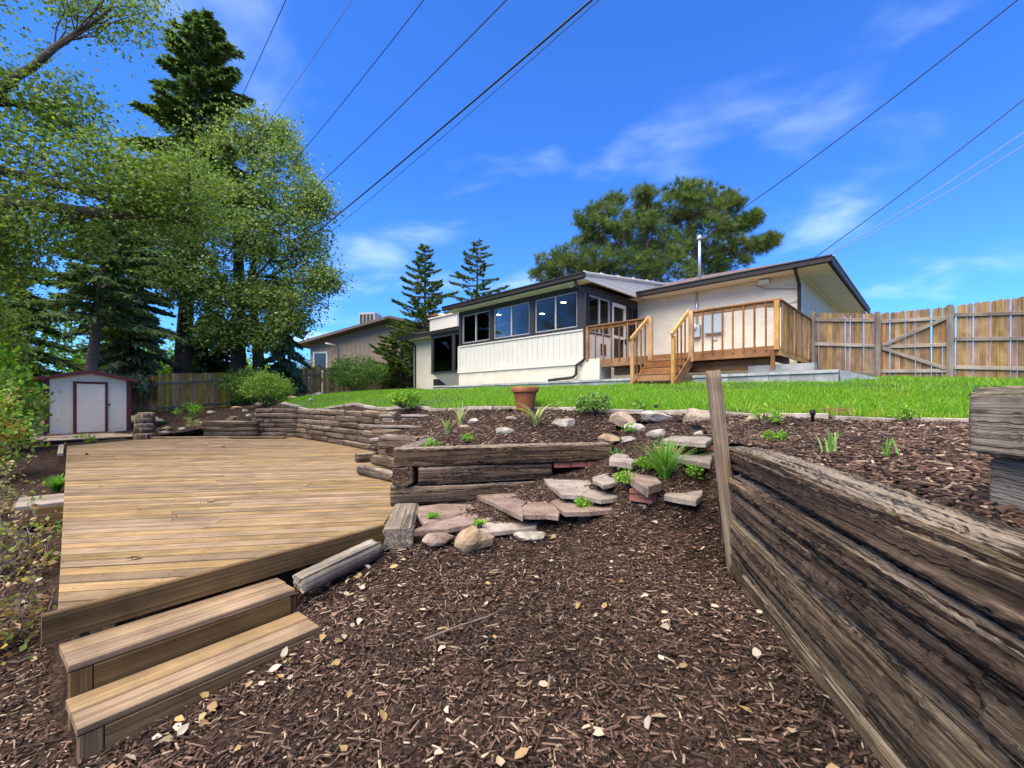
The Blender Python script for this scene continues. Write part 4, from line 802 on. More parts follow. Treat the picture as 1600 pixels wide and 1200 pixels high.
# ------------------------------------------------------------------ low deck, boards at 45 degrees to its edges
dk = empty('garden_deck', (-2.37, 2.27, 0), label='large low weathered wood deck with diagonal boards and skewed edges', cat='deck')
ux, uy = .986, .165; bw_ = .142
smin = min(-uy * x + ux * y for x, y in DECK); smax = max(-uy * x + ux * y for x, y in DECK); k = 0; s = smin
while s < smax:
    strip = clip(clip(DECK, -uy, ux, s + bw_ - .016), uy, -ux, -s)
    pieces = [strip]
    if len(strip) >= 3:
        ts = [ux * x + uy * y for x, y in strip]; t0, t1 = min(ts), max(ts)
        if t1 - t0 > 2.6:
            c = t0 + (t1 - t0) * random.uniform(.3, .7); e = random.choice([0, 0, .55])
            pieces = [clip(strip, ux + e * -uy, uy + e * ux, c - .002 + e * s), clip(strip, -(ux - e * uy), -(uy + e * ux), -(c + .002 + e * s))]
    for pc in pieces:
        if len(pc) < 3: continue
        ox, oy = pc[0]; loc = [((x - ox) * ux + (y - oy) * uy, -(x - ox) * uy + (y - oy) * ux) for x, y in pc]
        dz = rng.normal(0, .0015); v, f = prism(loc, -.038 + dz, 0 + dz)
        mw = Matrix(((ux, -uy, 0, ox + 2.37), (uy, ux, 0, oy - 2.27), (0, 0, 1, 0), (0, 0, 0, 1))); link('deck_board', mesh(v, f), M['deck'], dk, mw)
    s += bw_
sx_, sy_ = [], []
for k in range(int((smax - smin) / bw_) + 1):
    for t in np.arange(-14, 8, .41):
        for o in (.035, .10):
            ss = smin + k * bw_ + o; sx_.append(ux * (t + rng.normal(0, .012)) - uy * ss); sy_.append(uy * t + ux * ss)
sx_, sy_ = np.array(sx_), np.array(sy_); ks = inside(DECK, sx_, sy_) & (sy_ < 9); sx_, sy_ = sx_[ks] + 2.37, sy_[ks] - 2.27
hexa = np.array([(math.cos(a) * .0055, math.sin(a) * .0045, 0) for a in np.arange(6) * math.pi / 3]); hv = hexa[None] + np.stack([sx_, sy_, 0 * sx_ + .0045], 1)[:, None]
link('screw_heads', fastmesh(hv.reshape(-1, 3), np.arange(len(sx_) * 6).reshape(-1, 6)), M['charcoal'], dk, kind='stuff')
e_ = Vector((.613, .79, 0)); n_ = Vector((.79, -.613, 0))
def sd_(s, n, z): q = e_ * s + n_ * n; return (q.x, q.y, z)
plank('fascia_board', sd_(-.06, .025, -.055), sd_(2.02, .025, -.055), .045, .15, M['fascia'], dk)
lv = Vector((-11.1 + 2.37, 10.85 - 2.27, 0)); ln = Vector((-lv.y, lv.x, 0)).normalized()
plank('fascia_board', (-ln.x * .10, -ln.y * .10, -.13), (lv.x - ln.x * .10, lv.y - ln.y * .10, -.13), .04, .17, M['fascia'], dk)
q = lv * .80; plank('edge_rail', (q.x + ln.x * .09, q.y + ln.y * .09, .0), (lv.x + ln.x * .09, lv.y + ln.y * .09, .02), .09, .05, M['greyrail'], dk)
for s in np.linspace(.05, .95, 8): q = lv * s; plank('joist_post', (q.x + .18, q.y + .18, -1.0), (q.x + .18, q.y + .18, -.06), .09, .09, M['fascia'], dk)
for s in np.arange(.3, 2, .5): plank('joist', sd_(s, -.02, -.12), sd_(s, -2.2, -.12), .04, .15, M['fascia'], dk)
# steps
st = empty('deck_steps', (-2.37, 2.27, 0), label='two weathered wooden steps leading down from the low deck to the mulch', cat='steps')
for z, n0, L0, L1 in ((-.15, .03, .0, 1.08), (-.30, .345, -.01, 1.08)):
    for i in range(2): plank('tread_board', sd_(L0, n0 + .076 + i * .156, z - .019), sd_(L1 - .008 * i, n0 + .076 + i * .156, z - .019), .144, .038, M['deck'], st)
    plank('riser_board', sd_(L0 + .09, n0 + .29, z - .125), sd_(L1 - .04, n0 + .29, z - .125), .03, .17, M['fascia'], st)
    plank('end_post', sd_(L0 + .045, n0 + .285, z - .042), sd_(L0 + .045, n0 + .285, z - .34), .085, .035, M['fascia'], st, (n_.x, n_.y, 0))
    plank('end_post', sd_(L1 - .02, n0 + .27, z - .042), sd_(L1 - .02, n0 + .27, z - .25), .05, .04, M['fascia'], st, (n_.x, n_.y, 0))
# step box left of the deck
bx = empty('wooden_step', (-5.45, 5.15, -.31), math.atan2(.697, -.717), label='small two board wooden step box on the left side of the deck', cat='step')
for i in range(2): plank('tread_board', (0 + i * .36, -.25, .22), (0 + i * .36, .28, .22), .34, .04, M['greyrail'], bx)
plank('side_board', (-.17, .30, .1), (.54, .30, .1), .03, .2, M['fascia'], bx); plank('side_board', (-.17, -.26, .1), (.54, -.26, .1), .03, .2, M['fascia'], bx); plank('side_board', (-.17, -.24, .1), (-.17, .28, .1), .03, .2, M['fascia'], bx); plank('side_board', (.54, -.24, .1), (.54, .28, .1), .03, .2, M['fascia'], bx)

# ------------------------------------------------------------------ log retaining wall round the back of the deck
lw = empty('log_wall', (-6.65, 13.5, 0), label='curved retaining wall of stacked weathered logs behind the low deck', cat='wall'); lo = Vector(lw.location)
def log(p, q, z, r=.078, seed=0, parent=lw, m='log', o=lo):
    p = Vector((*p, z)) - o; q = Vector((*q, z)) - o
    timber('log', p, q, r * 2, r * 2, M[m], parent, seed=seed, rough=.008, ring=12, seg=7, round_=1.0, groove=.004)
PATHS = [[(-8.15, 13.62), (-6.65, 13.52)], [(-6.65, 13.52), (-5.4, 12.25), (-4.18, 11.0), (-3.1, 9.85), (-2.35, 8.75)]]
sd0 = 100
LP = [(-8.15, 13.62), (-7.4, 13.60), (-6.65, 13.52), (-5.4, 12.25), (-4.18, 11.0), (-3.1, 9.85), (-2.35, 8.75)]
cum = [0.0]
for p, q in zip(LP[:-1], LP[1:]): cum.append(cum[-1] + math.dist(p, q))
def on_wall(t, back):
    t = min(max(t, 0), cum[-1]); k = max(i for i in range(len(LP) - 1) if cum[i] <= t + 1e-9); f_ = (t - cum[k]) / (cum[k + 1] - cum[k])
    p, q = Vector(LP[k]), Vector(LP[k + 1]); nv = Vector((-(q.y - p.y), q.x - p.x)).normalized(); 
    if nv.y < 0: nv = -nv
    return p.lerp(q, f_) + nv * back
for course in range(6):
    z = .07 + course * .148; t = 0.0 if course < 4 else .12; first = True
    while t < cum[-1] - .15:
        L = random.uniform(.7, 1.9) * (.5 if first and course % 2 else 1); e = min(t + L, cum[-1]); first = False
        for c_ in (1.5, 2.3):                                     # do not bridge the corner
            if t < cum[2] - .05 < e - .05: e = cum[2]
        log(on_wall(t + .008, course * .012), on_wall(e - .008, course * .012), z + rng.normal(0, .005), .073 + rng.uniform(0, .008), sd0); sd0 += 1; t = e
lw2 = empty('log_wall', (-8.6, 13.5, 0), label='low two log border at the left end of the log wall', cat='wall'); o2 = Vector(lw2.location)
log((-9.5, 13.42), (-7.75, 13.30), .28, .085, 301, lw2, o=o2); log((-9.5, 13.40), (-7.75, 13.28), .44, .085, 302, lw2, 'log', o2); log((-9.45, 13.42), (-7.75, 13.3), .12, .085, 303, lw2, 'log', o2)
o_ = plank('border_board', (-10.75, 12.98, .03), (-8.4, 13.2, .03), .12, .06, M['deck'], None, label='pale loose board edging the back of the low deck', cat='board')
o_ = plank('border_board', (-8.5, 13.08, .045), (-6.75, 12.98, .045), .22, .04, M['fascia'], None, label='dark loose plank lying at the foot of the log wall', cat='board')
tw = empty('stump_border', (-11.7, 13.9, 0), label='stepped border of short upright log ends right of the shed', cat='border')
for i, (x, y, h) in enumerate(((-11.15, 13.15, .30), (-11.45, 13.55, .42), (-11.85, 14.0, .56), (-12.2, 14.45, .70), (-12.5, 14.9, .74), (-10.95, 12.95, .16))):
    timber('log_end', (x + 11.7, y - 13.9, -.2), (x + 11.7, y - 13.9, h), .42, .42, M['log'], tw, seed=400 + i, ring=14, seg=5, round_=.6, rough=.012)
# log steps between log wall and planter
ls = empty('log_wall', (-2.0, 6.5, 0), label='short log wall section beside the timber planter at the deck edge', cat='wall'); o3 = Vector(ls.location)
for c, (p, q) in enumerate((((-2.28, 6.60), (-1.32, 5.72)), ((-2.10, 6.68), (-1.32, 5.86)), ((-1.98, 6.62), (-1.30, 5.95)), ((-1.95, 6.75), (-1.28, 6.05)))): log(p, q, .075 + c * .152, .078, 320 + c, ls, o=o3)
log((-2.42, 6.75), (-2.15, 6.95), .23, .075, 327, ls, o=o3)
for i, (p, q, z) in enumerate((((-2.65, 8.95), (-1.25, 8.75), .80), ((-2.6, 8.2), (-1.2, 7.9), .62), ((-2.3, 7.3), (-1.3, 7.1), .45))):
    sp3 = empty('timber_step', (p[0], p[1], z), label=('topmost', 'middle', 'lowest')[i] + ' plank topped timber step between log wall and planter', cat='step')
    dx, dy = q[0] - p[0], q[1] - p[1]; timber('log', (0, 0, -.09), (dx, dy, -.09), .15, .15, M['log'], sp3, seed=340 + i, ring=12, seg=6, round_=1.0); plank('tread_board', (-.05, .06, .02), (dx + .1, dy + .06, .02), .26, .04, M['greyrail'], sp3)

# ------------------------------------------------------------------ timber planter in the middle
pl = empty('timber_planter', (-1.23, 4.6, 0), label='planter wall of three stacked old square timbers in the middle', cat='planter')
TD = Vector((2.42, .60, 0)).normalized()
def tp(s, z, off=0.0): q = TD * s + Vector((-TD.y, TD.x, 0)) * off; return (q.x, q.y, z)
timber('timber', tp(-.02, .505, .10), tp(2.50, .50, .10), .225, .205, M['tie'], pl, seed=1, ring=36, seg=70, round_=.2, rough=.011, groove=.005)
timber('timber', tp(.235, .302, .10), tp(1.75, .30, .11), .215, .195, M['tie'], pl, seed=2, ring=32, seg=50, round_=.2, rough=.009, groove=.005)
timber('timber', (.06, .0, .302), (.10, 1.35, .30), .225, .2, M['tie'], pl, seed=3, ring=28, seg=24, round_=.25, label='timber running back, its square dark end showing')
timber('timber', tp(-.05, .098, .09), tp(1.8, .095, .10), .225, .2, M['tie'], pl, seed=4, ring=32, seg=50, round_=.2, rough=.009)
timber('timber', (.10, .25, .505), (.14, 1.62, .505), .225, .2, M['tie_grey'], pl, seed=5, ring=28, seg=30, round_=.25)
timber('timber', (.08, .2, .10), (.1, 1.5, .10), .225, .2, M['tie'], pl, seed=6, ring=20, seg=16)
timber('timber', (-.66, 1.78, .515), (.05, 1.50, .515), .22, .2, M['tie'], pl, seed=7, ring=24, seg=14, round_=.25)
for i in range(3): link('brick', boxes((0, .195, 0, .095, 0, .06)), M['brick'], pl, Matrix.Translation(tp(1.78 + i * .205, .335, .02)) @ Matrix.Rotation(math.atan2(.6, 2.42), 4, 'Z'))
timber('landscape_timber', (-.945, 3.56, -.03), (-1.09, 4.50, -.03), .25, .175, M['tie_grey'], None, seed=8, ring=40, seg=30, round_=.12, rough=.006, groove=.007, label='short pale topped square timber pointing at the camera beside the deck corner', cat='timber')
timber('landscape_timber', (-1.47, 2.98, -.15), (-1.09, 3.52, -.075), .12, .11, M['tie_pale'], None, seed=9, ring=36, seg=24, round_=.07, rough=.005, groove=.006, label='split rotten grey timber lying along the deck edge above the steps', cat='timber')

# ------------------------------------------------------------------ right retaining wall
rw_ = empty('timber_wall', (1.2, 1.0, 0), label='tall retaining wall of dark cracked old timbers on the right', cat='wall')
WD = Vector((.235, 1, 0)).normalized(); WN = Vector((WD.y, -WD.x, 0))
def wp(y, z, off=0.0):      # y = depth along the wall, off = towards the bank
    s = (y - 1.0) / WD.y; q = WD * s + WN * off; return (q.x - .085, q.y, z)
HQ = dict(ring=64, rough=.010)
timber('timber', wp(-.3, .705, .10), wp(3.42, .675, .10), .27, .152, M['tie'], rw_, seed=11, seg=150, round_=.2, groove=.010, **HQ)
timber('timber', wp(-.3, .555, .055), wp(3.46, .515, .055), .20, .098, M['tie'], rw_, seed=12, seg=150, round_=.3, groove=.008, **HQ)
timber('timber', wp(1.02, .402, .085), wp(3.36, .365, .085), .23, .148, M['tie'], rw_, seed=13, seg=110, round_=.2, groove=.005, **HQ)
timber('timber', wp(-.3, .402, .09), wp(1.0, .402, .09), .24, .165, M['tie_brown'], rw_, seed=14, seg=60, round_=.3, groove=.005, **HQ)
timber('timber', wp(-.3, .195, .07), wp(3.40, .15, .07), .22, .195, M['tie_brown'], rw_, seed=15, seg=130, round_=.18, groove=.005, **HQ)
timber('timber', wp(-.3, -.02, .075), wp(3.12, -.06, .075), .22, .165, M['tie_brown'], rw_, seed=16, seg=120, round_=.2, groove=.005, **HQ)
timber('timber', wp(3.14, -.06, .08), wp(3.42, -.06, .08), .2, .165, M['tie_brown'], rw_, seed=17, seg=10, ring=24)
plank('base_board', wp(-.3, .03, -.05), wp(2.75, -.06, -.05), .04, .12, M['tie_brown'], rw_)
for i, (z, y0, y1, o) in enumerate(((.62, 3.5, 3.9, .14), (.40, 3.45, 4.0, .06), (.22, 3.5, 4.0, .08), (.03, 3.45, 3.95, .10))):
    timber('timber', (wp(y0, z, o)[0] - .18 + .05 * i, wp(y0, z, o)[1] - .1, z), (wp(y1, z, o)[0] + .35, wp(y1, z, o)[1], z), .2, .18, M['tie'], rw_, seed=20 + i, ring=24, seg=14, round_=.3, rough=.014)
timber('timber', wp(3.40, -.05, .02), wp(3.401, .36, .02), .10, .10, M['tie'], rw_, seed=29, ring=14, seg=8, label='dark upright post at the end of the wall')
sk = empty('wooden_stake', (1.60, 3.2, -.1), label='leaning square wooden stake with wire hook at the end of timber wall', cat='stake')
timber('stake', (.045, -.02, -.12), (-.11, .03, 1.43), .082, .082, M['stake'], sk, seed=31, ring=20, seg=26, round_=.08, rough=.004, groove=.002)
v, f = tube_mesh([(.02, -.07, .66), (.04, -.10, .69), (.08, -.10, .68), (.09, -.08, .65), (.06, -.07, .63), (.10, -.06, .645), (.16, -.05, .65)], [.005] * 7, 6); link('hook', mesh(v, f, True), M['galv'], sk)
cs = empty('timber_stack', (1.66, 1.45, .72), label='two stacked pale grey weathered timbers on the bank at right edge', cat='timber')
timber('timber', (-.35, -1.5, .315), (0, 0, .315), .23, .215, M['tie_pale'], cs, seed=41, ring=72, seg=80, round_=.1, rough=.004, groove=.003)
timber('timber', (-.33, -1.5, .10), (.045, -.02, .10), .22, .205, M['tie_pale'], cs, seed=42, ring=72, seg=80, round_=.1, rough=.004, groove=.003)

# ------------------------------------------------------------------ stones
def rock_mesh(sx, sy, sz, seed, sub=3, rough=.16):
    r = np.random.default_rng(seed); bm = bmesh.new(); bmesh.ops.create_icosphere(bm, subdivisions=sub, radius=1)
    pl_ = r.normal(0, 1, (14, 3)); pl_ /= np.linalg.norm(pl_, axis=1, keepdims=True); off = r.uniform(.52, .85, 14); fr = r.normal(0, 1.4, (6, 3)); ph = r.uniform(0, 6, 6)
    for v in bm.verts:
        p = np.array(v.co)
        for n_v, o in zip(pl_, off):
            d = p @ n_v - o
            if d > 0: p = p - n_v * d * .92
        p = p * (1 + rough * .35 * sum(math.sin(3 * (p @ q) + h) for q, h in zip(fr, ph)) / 3 + r.normal(0, .012))
        v.co = p * (sx, sy, sz)
    me = bpy.data.meshes.new('m'); bm.to_mesh(me); bm.free(); return me
def rock(label, x, y, z, sx, sy, sz, m='rock', rz=0, seed=0, name='rock', cat='rock', group=None):
    return link(name, rock_mesh(sx / 2, sy / 2, sz / 2, seed or int(abs(x * 977 + y * 131) * 10) % 9999), M[m], None, Matrix.Translation((x, y, z)) @ Matrix.Rotation(rz, 4, 'Z'), label=label, cat=cat, group=group)
def flag(label, poly, z, t, m='flag', tilt=0.0, seed=0):
    c = np.mean(poly, 0); r = np.random.default_rng(seed); P = []
    for i in range(len(poly)):
        a, b = np.array(poly[i]) - c, np.array(poly[(i + 1) % len(poly)]) - c
        for s in (0, .33, .66): P.append(tuple(a + (b - a) * s + (r.normal(0, .016, 2) if s else 0)))
    P = [(x * 1.13, y * 1.13) for x, y in P]; n = len(P); v = [(x * 1.02, y * 1.02, -t) for x, y in P] + [(x * 1.02, y * 1.02, -.008) for x, y in P] + [(x * .985, y * .985, 0) for x, y in P]
    f = [tuple(range(n - 1, -1, -1)), tuple(range(2 * n, 3 * n))] + [(k * n + i, k * n + (i + 1) % n, (k + 1) * n + (i + 1) % n, (k + 1) * n + i) for k in (0, 1) for i in range(n)]
    return link('flagstone', mesh(v, f), M[m], None, Matrix.Translation((c[0], c[1], z)) @ Matrix.Rotation(tilt, 4, 'Y'), label=label, cat='flagstone')
def bz(px, py, Z): Y = (1.1 - Z) * 680 / (py - 628); return ((px - 800) / 680 * Y, Y)
flag('reddish flagstone wedged against the timber planter at its left end', [bz(648, 793, .04), bz(668, 815, .04), bz(705, 806, .04), bz(748, 790, .04), bz(690, 788, .04)], .04, .045, 'flag', 0, 1)
flag('long thin red flagstone sloping along the foot of planter', [bz(651, 829, .02), bz(735, 819, .02), bz(793, 806, .02), bz(770, 792, .02), bz(700, 809, .02)], .03, .045, 'flag', 0, 2)
flag('large pinkish flagstone with pointed front corner in the middle', [bz(752, 774, .13), bz(815, 803, .13), bz(822, 785, .13), bz(829, 770, .13)], .13, .045, 'flag', 0, 3)
flag('pinkish flagstone right of the pointed one, split by a crack', [bz(832, 770, .13), bz(823, 786, .13), bz(820, 801, .13), bz(868, 803, .13), bz(872, 790, .13)], .13, .045, 'flag', 0, 4)
flag('grey brown flagstone resting against end of planter timber', [bz(855, 749, .24), bz(880, 770, .24), bz(907, 771, .24), bz(934, 752, .24)], .24, .045, 'flaggrey', 0, 5)
flag('dull brown flagstone behind the broad front one', [bz(911, 771, .24), bz(952, 752, .24), bz(984, 770, .24), bz(940, 777, .24)], .235, .045, 'flaggrey', 0, 6)
flag('broad thick red flagstone step at the front of the path', [bz(869, 783, .15), bz(890, 797, .15), bz(985, 793, .15), bz(990, 776, .15), bz(905, 772, .15)], .15, .045, 'flag', 0, 7)
flag('tilted red flagstone slab on bricks beside the tall grass tuft', [bz(978, 735, .42), bz(1012, 762, .42), bz(1030, 752, .42), bz(1003, 729, .42)], .42, .07, 'flag', .05, 8)
flag('grey flagstone half hidden under grass at end of timber wall', [bz(1042, 768, .33), bz(1085, 775, .33), bz(1098, 755, .33), bz(1060, 750, .33)], .31, .05, 'flaggrey', 0, 9)
flag('flat grey step slab in front of the ledge rocks', [bz(1040, 686, .70), bz(1100, 690, .70), bz(1125, 678, .70), bz(1075, 676, .70)], .70, .05, 'flaggrey', 0, 10)
flag('lower grey step slab above the grass tuft', [bz(1045, 712, .56), bz(1105, 722, .56), bz(1110, 708, .56), bz(1060, 703, .56)], .56, .05, 'flaggrey', 0, 11)
flag('blue grey stepping stone right of planter timber end', [bz(955, 718, .52), bz(985, 722, .52), bz(1000, 712, .52), bz(965, 709, .52)], .52, .06, 'flaggrey', 0, 12)
flag('thin grey slab bridging the tan boulder and pointed flagstone', [bz(735, 820, .0), bz(765, 832, .0), bz(832, 824, .0), bz(846, 812, .0), bz(800, 806, .0)], .015, .04, 'flaggrey', 0, 13)
flag('small rose slab just below the brick stack', [bz(988, 778, .21), bz(1010, 789, .21), bz(1042, 776, .21), bz(1016, 766, .21)], .215, .04, 'flag', 0, 14)
flag('brown slab tucked behind the dull brown flagstone', [bz(930, 746, .34), bz(945, 757, .34), bz(986, 748, .34), bz(974, 735, .34)], .345, .04, 'flaggrey', 0, 15)
bk = empty('brick_step', (*bz(1075, 700, .62), .56), .25, label='row of old bricks edging the step below the ledge', cat='bricks')
for i in range(4): link('brick', boxes((i * .21 - .35, i * .21 - .155, 0, .1, 0, .07)), M['brick'], bk)
bk2 = empty('brick_step', (*bz(1004, 765, .34), .26), -.7, label='short stack of bricks under the tilted red slab', cat='bricks')
for i in range(3): link('brick', boxes((-.1, .1, -.05 + (i % 2) * .02, .05 + (i % 2) * .02, i * .034 - .02, i * .034 + .012)), M['brick'], bk2)
def rk(label, px, py, Z, w, h, m='rock', d=1.0, rz=0): x, y = bz(px, py, Z); s = y / 680; rock(label, x, y, Z - .01 + h * s * .18, w * s, w * s * d, h * s * 1.25, m, rz)
rk('flat topped tan boulder in front of the long red flagstone', 744, 848, -.05, 70, 38, 'rock', .8)
rk('flat pale stone sunk in mulch right of the tan boulder', 826, 838, -.05, 66, 16, 'rockpale', .7)
rk('small dark red broken stone beside the short timber', 684, 845, -.05, 54, 24, 'flag', .7)
rk('rounded tan stone below the broad red flagstone', 962, 808, .04, 40, 30, 'rock', .9)
rk('small reddish stone tucked under the broad flagstone', 912, 812, .03, 28, 14, 'flag', .8)
x_, y_ = .45, 6.3
for lab, X, Y, w, h, m in (('pale stone lying alone in the middle of the planter bed', -.11, 5.75, .30, .13, 'rockpale'), ('pale boulder right of the strappy plant in planter', .74, 6.2, .36, .20, 'rockpale'), ('small stacked grey pink stones left of the strappy plant', 0.0, 6.5, .20, .12, 'flag'),
        ('two toned small rock at the left back of the planter', -.62, 6.9, .22, .14, 'rockpale'), ('small pale rock near the left iris clump', -.72, 6.5, .20, .12, 'rock'),
        ('tan rock at the right end of the planter timber', 1.22, 5.55, .34, .22, 'rock'), ('big grey boulder right of the planter bed', 1.62, 5.75, .36, .22, 'rockpale'), ('broad grey boulder below the lawn edge ledge', 1.98, 6.0, .50, .22, 'rockpale'),
        ('dark slate rock behind the broad grey boulder', 1.55, 6.12, .44, .26, 'ledge'), ('small flat stone between planter and path', 1.45, 5.4, .30, .12, 'rockpale'), ('small pale cobble beside the path slabs', 2.18, 5.1, .16, .1, 'rockpale'), ('pale stone just above the grass tuft', 1.75, 5.25, .28, .16, 'rockpale')):
    rock(lab, X, Y, float(up(X, Y) if Y > 5.5 or X < 1 else max(low(X, Y), up(X, Y) - .25)) + h * .08, w, w * .8, h, m)
for i, (X, Y, w, d, h, lab) in enumerate(((2.46, 5.66, .72, .42, .46, 'dark cracked ledge rock under the lawn edge, left one'), (3.02, 5.28, .80, .42, .42, 'brown ledge rock under the lawn edge behind the stake'), (3.55, 5.02, .62, .36, .28, 'flat ledge rock at the right end by the path light'))):
    rock(lab, X, Y, .80 - .02 * i, w, d, h, 'ledge', -.5, 71 + i)
HILL = [(-11.9, 15.0, .46, .22), (-11.2, 15.9, .40, .15), (-10.6, 17.3, .35, .16), (-10.0, 14.7, .55, .16), (-9.35, 14.6, .32, .2), (-11.3, 14.1, .36, .12), (-10.9, 14.4, .28, .14), (-12.6, 18.2, .5, .24), (-11.9, 18.8, .5, .22), (-11.2, 19.3, .42, .2), (-10.2, 20.2, .6, .24), (-8.6, 14.2, .26, .14), (-8.25, 14.1, .26, .14), (-10.2, 15.7, .22, .12), (-9.2, 20.6, .5, .25), (-6.9, 14.9, .24, .2), (-10.9, 24.5, .6, .35), (-11.6, 24.8, .6, .3)]
HL = ['rounded tan rock on top of the stump border', 'pale rock low on the left bank', 'pale rock high on the left bank', 'long flat pale rock in the middle of the left bank', 'orange tan rock above the two log border', 'lowest flat rock on the left bank by the deck', 'second lowest rock on the left bank', 'rock against the golden fence, leftmost', 'rock against the golden fence, second', 'rock against the golden fence, third',
      'rock left of the round shrubs by the fence', 'small white stone at left end of log wall', 'small pale stone beside the log wall end', 'tiny stone among the bank mulch', 'pale rock at the foot of the left round shrub', 'white stone beside lawn edging above the log wall', 'grey rock at the far left tip of the lawn', 'pale rock by the fence at the lawn tip']
for (X, Y, w, h), lab in zip(HILL, HL): rock(lab, X, Y, float(up(X, Y)) + h * .25, w, w * .75, h, 'rockpale' if (X * 7) % 2 > .8 else 'rock')
# lawn edging
ed = empty('lawn_edging', (.22, 7.5, .97), label='curved row of thin pale stone slabs edging the lawn', cat='edging')
E_ = [Vector(p) for p in LAWN_EDGE[1:]]
for i in range(len(E_) - 1):
    a, b = E_[i], E_[i + 1]; L = (b - a).length; m_ = max(1, int(L / .55))
    for k in range(m_):
        p = a.lerp(b, (k + .02) / m_); q = a.lerp(b, (k + .98) / m_); zp, zq = float(up(p.x, p.y)), float(up(q.x, q.y))
        nrm = Vector((-(q - p).y, (q - p).x)).normalized() * -.02
        jx = rng.normal(0, .018, 2); plank('edging_stone', (p.x + nrm.x - .22 + jx[0], p.y + nrm.y - 7.5 + jx[1], zp - .97 + .0), (q.x + nrm.x - .22, q.y + nrm.y - 7.5, zq - .97 + .0 + rng.normal(0, .010)), .13 + rng.uniform(0, .06), .07, M['edging'], ed)
link('loose_brick', boxes((-.15, .15, -.05, .05, -.03, .06)), M['brick'], None, Matrix.Translation((3.88, 5.2, .96)) @ Matrix.Rotation(-.2, 4, 'Z'), label='single brown brick lying on the lawn edge at right', cat='brick')

# ------------------------------------------------------------------ pot and path lights
pt = empty('flower_pot', (.22, 7.32, .955), label='empty terracotta flower pot standing at the lawn edge', cat='pot')
v, f = lathe([(.001, 0), (.135, 0), (.14, .012), (.195, .305), (.197, .31)], 40); link('body', mesh(v, f, True), M['terra'], pt)
v, f = lathe([(.197, .31), (.222, .305), (.228, .315), (.232, .385), (.226, .395), (.205, .395), (.198, .385), (.185, .28), (.001, .27)], 40); link('rim', mesh(v, f, True), M['terra'], pt)
for X, Y, h, lab in ((-.03, 7.25, .07, 'small black path light beside the terracotta pot'), (2.1, 6.35, .10, 'small black path light at lawn edge above the boulders'), (3.42, 4.95, .14, 'black cylindrical path light at the mulch edge on the right')):
    e0 = empty('path_light', (X, Y, float(up(X, Y))), label=lab, cat='path light'); v, f = lathe([(.001, 0), (.018, 0), (.018, h * .6), (.028, h * .6), (.030, h), (.001, h + .004)], 14); link('lamp_body', mesh(v, f, True), M['black'], e0)
    v, f = lathe([(.031, h * .9), (.031, h)], 14); link('cap', mesh(v, f), M['charcoal'], e0)

# ------------------------------------------------------------------ small plants
def strap(name, label, x, y, z, n, h, w, spread, cols, cat='plant'):
    root = empty(name, (x, y, z), label=label, cat=cat); V, F, T = [], [], []; k = 0
    for i in range(n):
        a = rng.uniform(0, 6.28); L = h * rng.uniform(.6, 1.2); sp = spread * rng.uniform(.2, 1); s = np.linspace(0, 1, 7); d = np.array([math.cos(a), math.sin(a), 0]); sd = np.array([-math.sin(a), math.cos(a), 0])
        P = np.array([d * (sp * q ** 1.6 * L) + np.array([0, 0, L * (q - .45 * sp * q ** 2.2)]) for q in s]) + rng.normal(0, .012, 3) * [1, 1, 0]
        W = w * (1 - s ** 2.2) + .0015; v = np.stack([P - sd * W[:, None], P + sd * W[:, None] + np.array([0, 0, .2 * w])], 1).reshape(-1, 3)
        V.append(v); F += [(k + 2 * j, k + 2 * j + 1, k + 2 * j + 3, k + 2 * j + 2) for j in range(6)]; k += 14; T.append(np.tile(np.array(cols[rng.integers(len(cols))]) * rng.uniform(.8, 1.2), (14, 1)))
    link('leaves', fastmesh(np.concatenate(V), np.array(F), np.concatenate(T)), M['blade'], root); return root
TUFT = [(.10, .26, .03), (.14, .33, .04), (.08, .20, .03), (.20, .36, .07)]; IRIS = [(.20, .30, .13), (.26, .36, .18), (.16, .26, .09), (.40, .36, .14)]
gz = lambda x, y: float(low(x, y)) if not bool(inside(UP_POLY, np.array([x]), np.array([y]))[0]) else float(up(x, y))
strap('grass_tuft', 'tall bright green grass tuft at the end of the timber wall', 1.40, 3.98, .33, 230, .46, .005, .75, TUFT, 'grass tuft')
strap('grass_tuft', 'dark green grass tuft beside the planter timber end', 1.20, 4.95, .36, 60, .24, .005, .9, [(.06, .17, .05), (.09, .22, .06)], 'grass tuft')
strap('grass_tuft', 'short grass tuft between bright tuft and wall', 1.90, 4.5, .44, 50, .22, .004, .9, TUFT, 'grass tuft')
strap('strappy_plant', 'strappy pale green plant in the middle of the planter bed', .33, 6.05, gz(.33, 6.05), 12, .46, .022, 1.25, IRIS)
strap('strappy_plant', 'iris leaves at the left of the planter bed', -.90, 6.15, gz(-.9, 6.15), 12, .34, .014, .8, IRIS); strap('strappy_plant', 'taller iris fan behind the left iris leaves', -.82, 6.9, gz(-.82, 6.9), 12, .42, .018, .8, IRIS)
strap('grass_tuft', 'green grass blades growing on top of timber wall', 1.98, 2.72, .77, 18, .17, .005, .6, [(.16, .30, .06), (.24, .36, .10)], 'grass tuft'); strap('grass_tuft', 'small sprig right of the wall top grass blades', 2.12, 2.45, .78, 10, .12, .005, .4, TUFT, 'grass tuft')
strap('grass_tuft', 'low grass patch left of the deck by the step box', -7.0, 6.7, -.28, 320, .26, .006, 1.0, TUFT, 'grass tuft')
strap('grass_tuft', 'second low grass patch further along the deck side', -7.9, 7.9, -.24, 260, .22, .006, 1.0, TUFT, 'grass tuft')
shrub('perennial', 'round green leafy perennial in the bed above the log wall', (-2.32, 9.25, .98), (.34, .34, .17), BRIGHT, 1500, .06, 5, 'plant', None, .02, 40, .08)
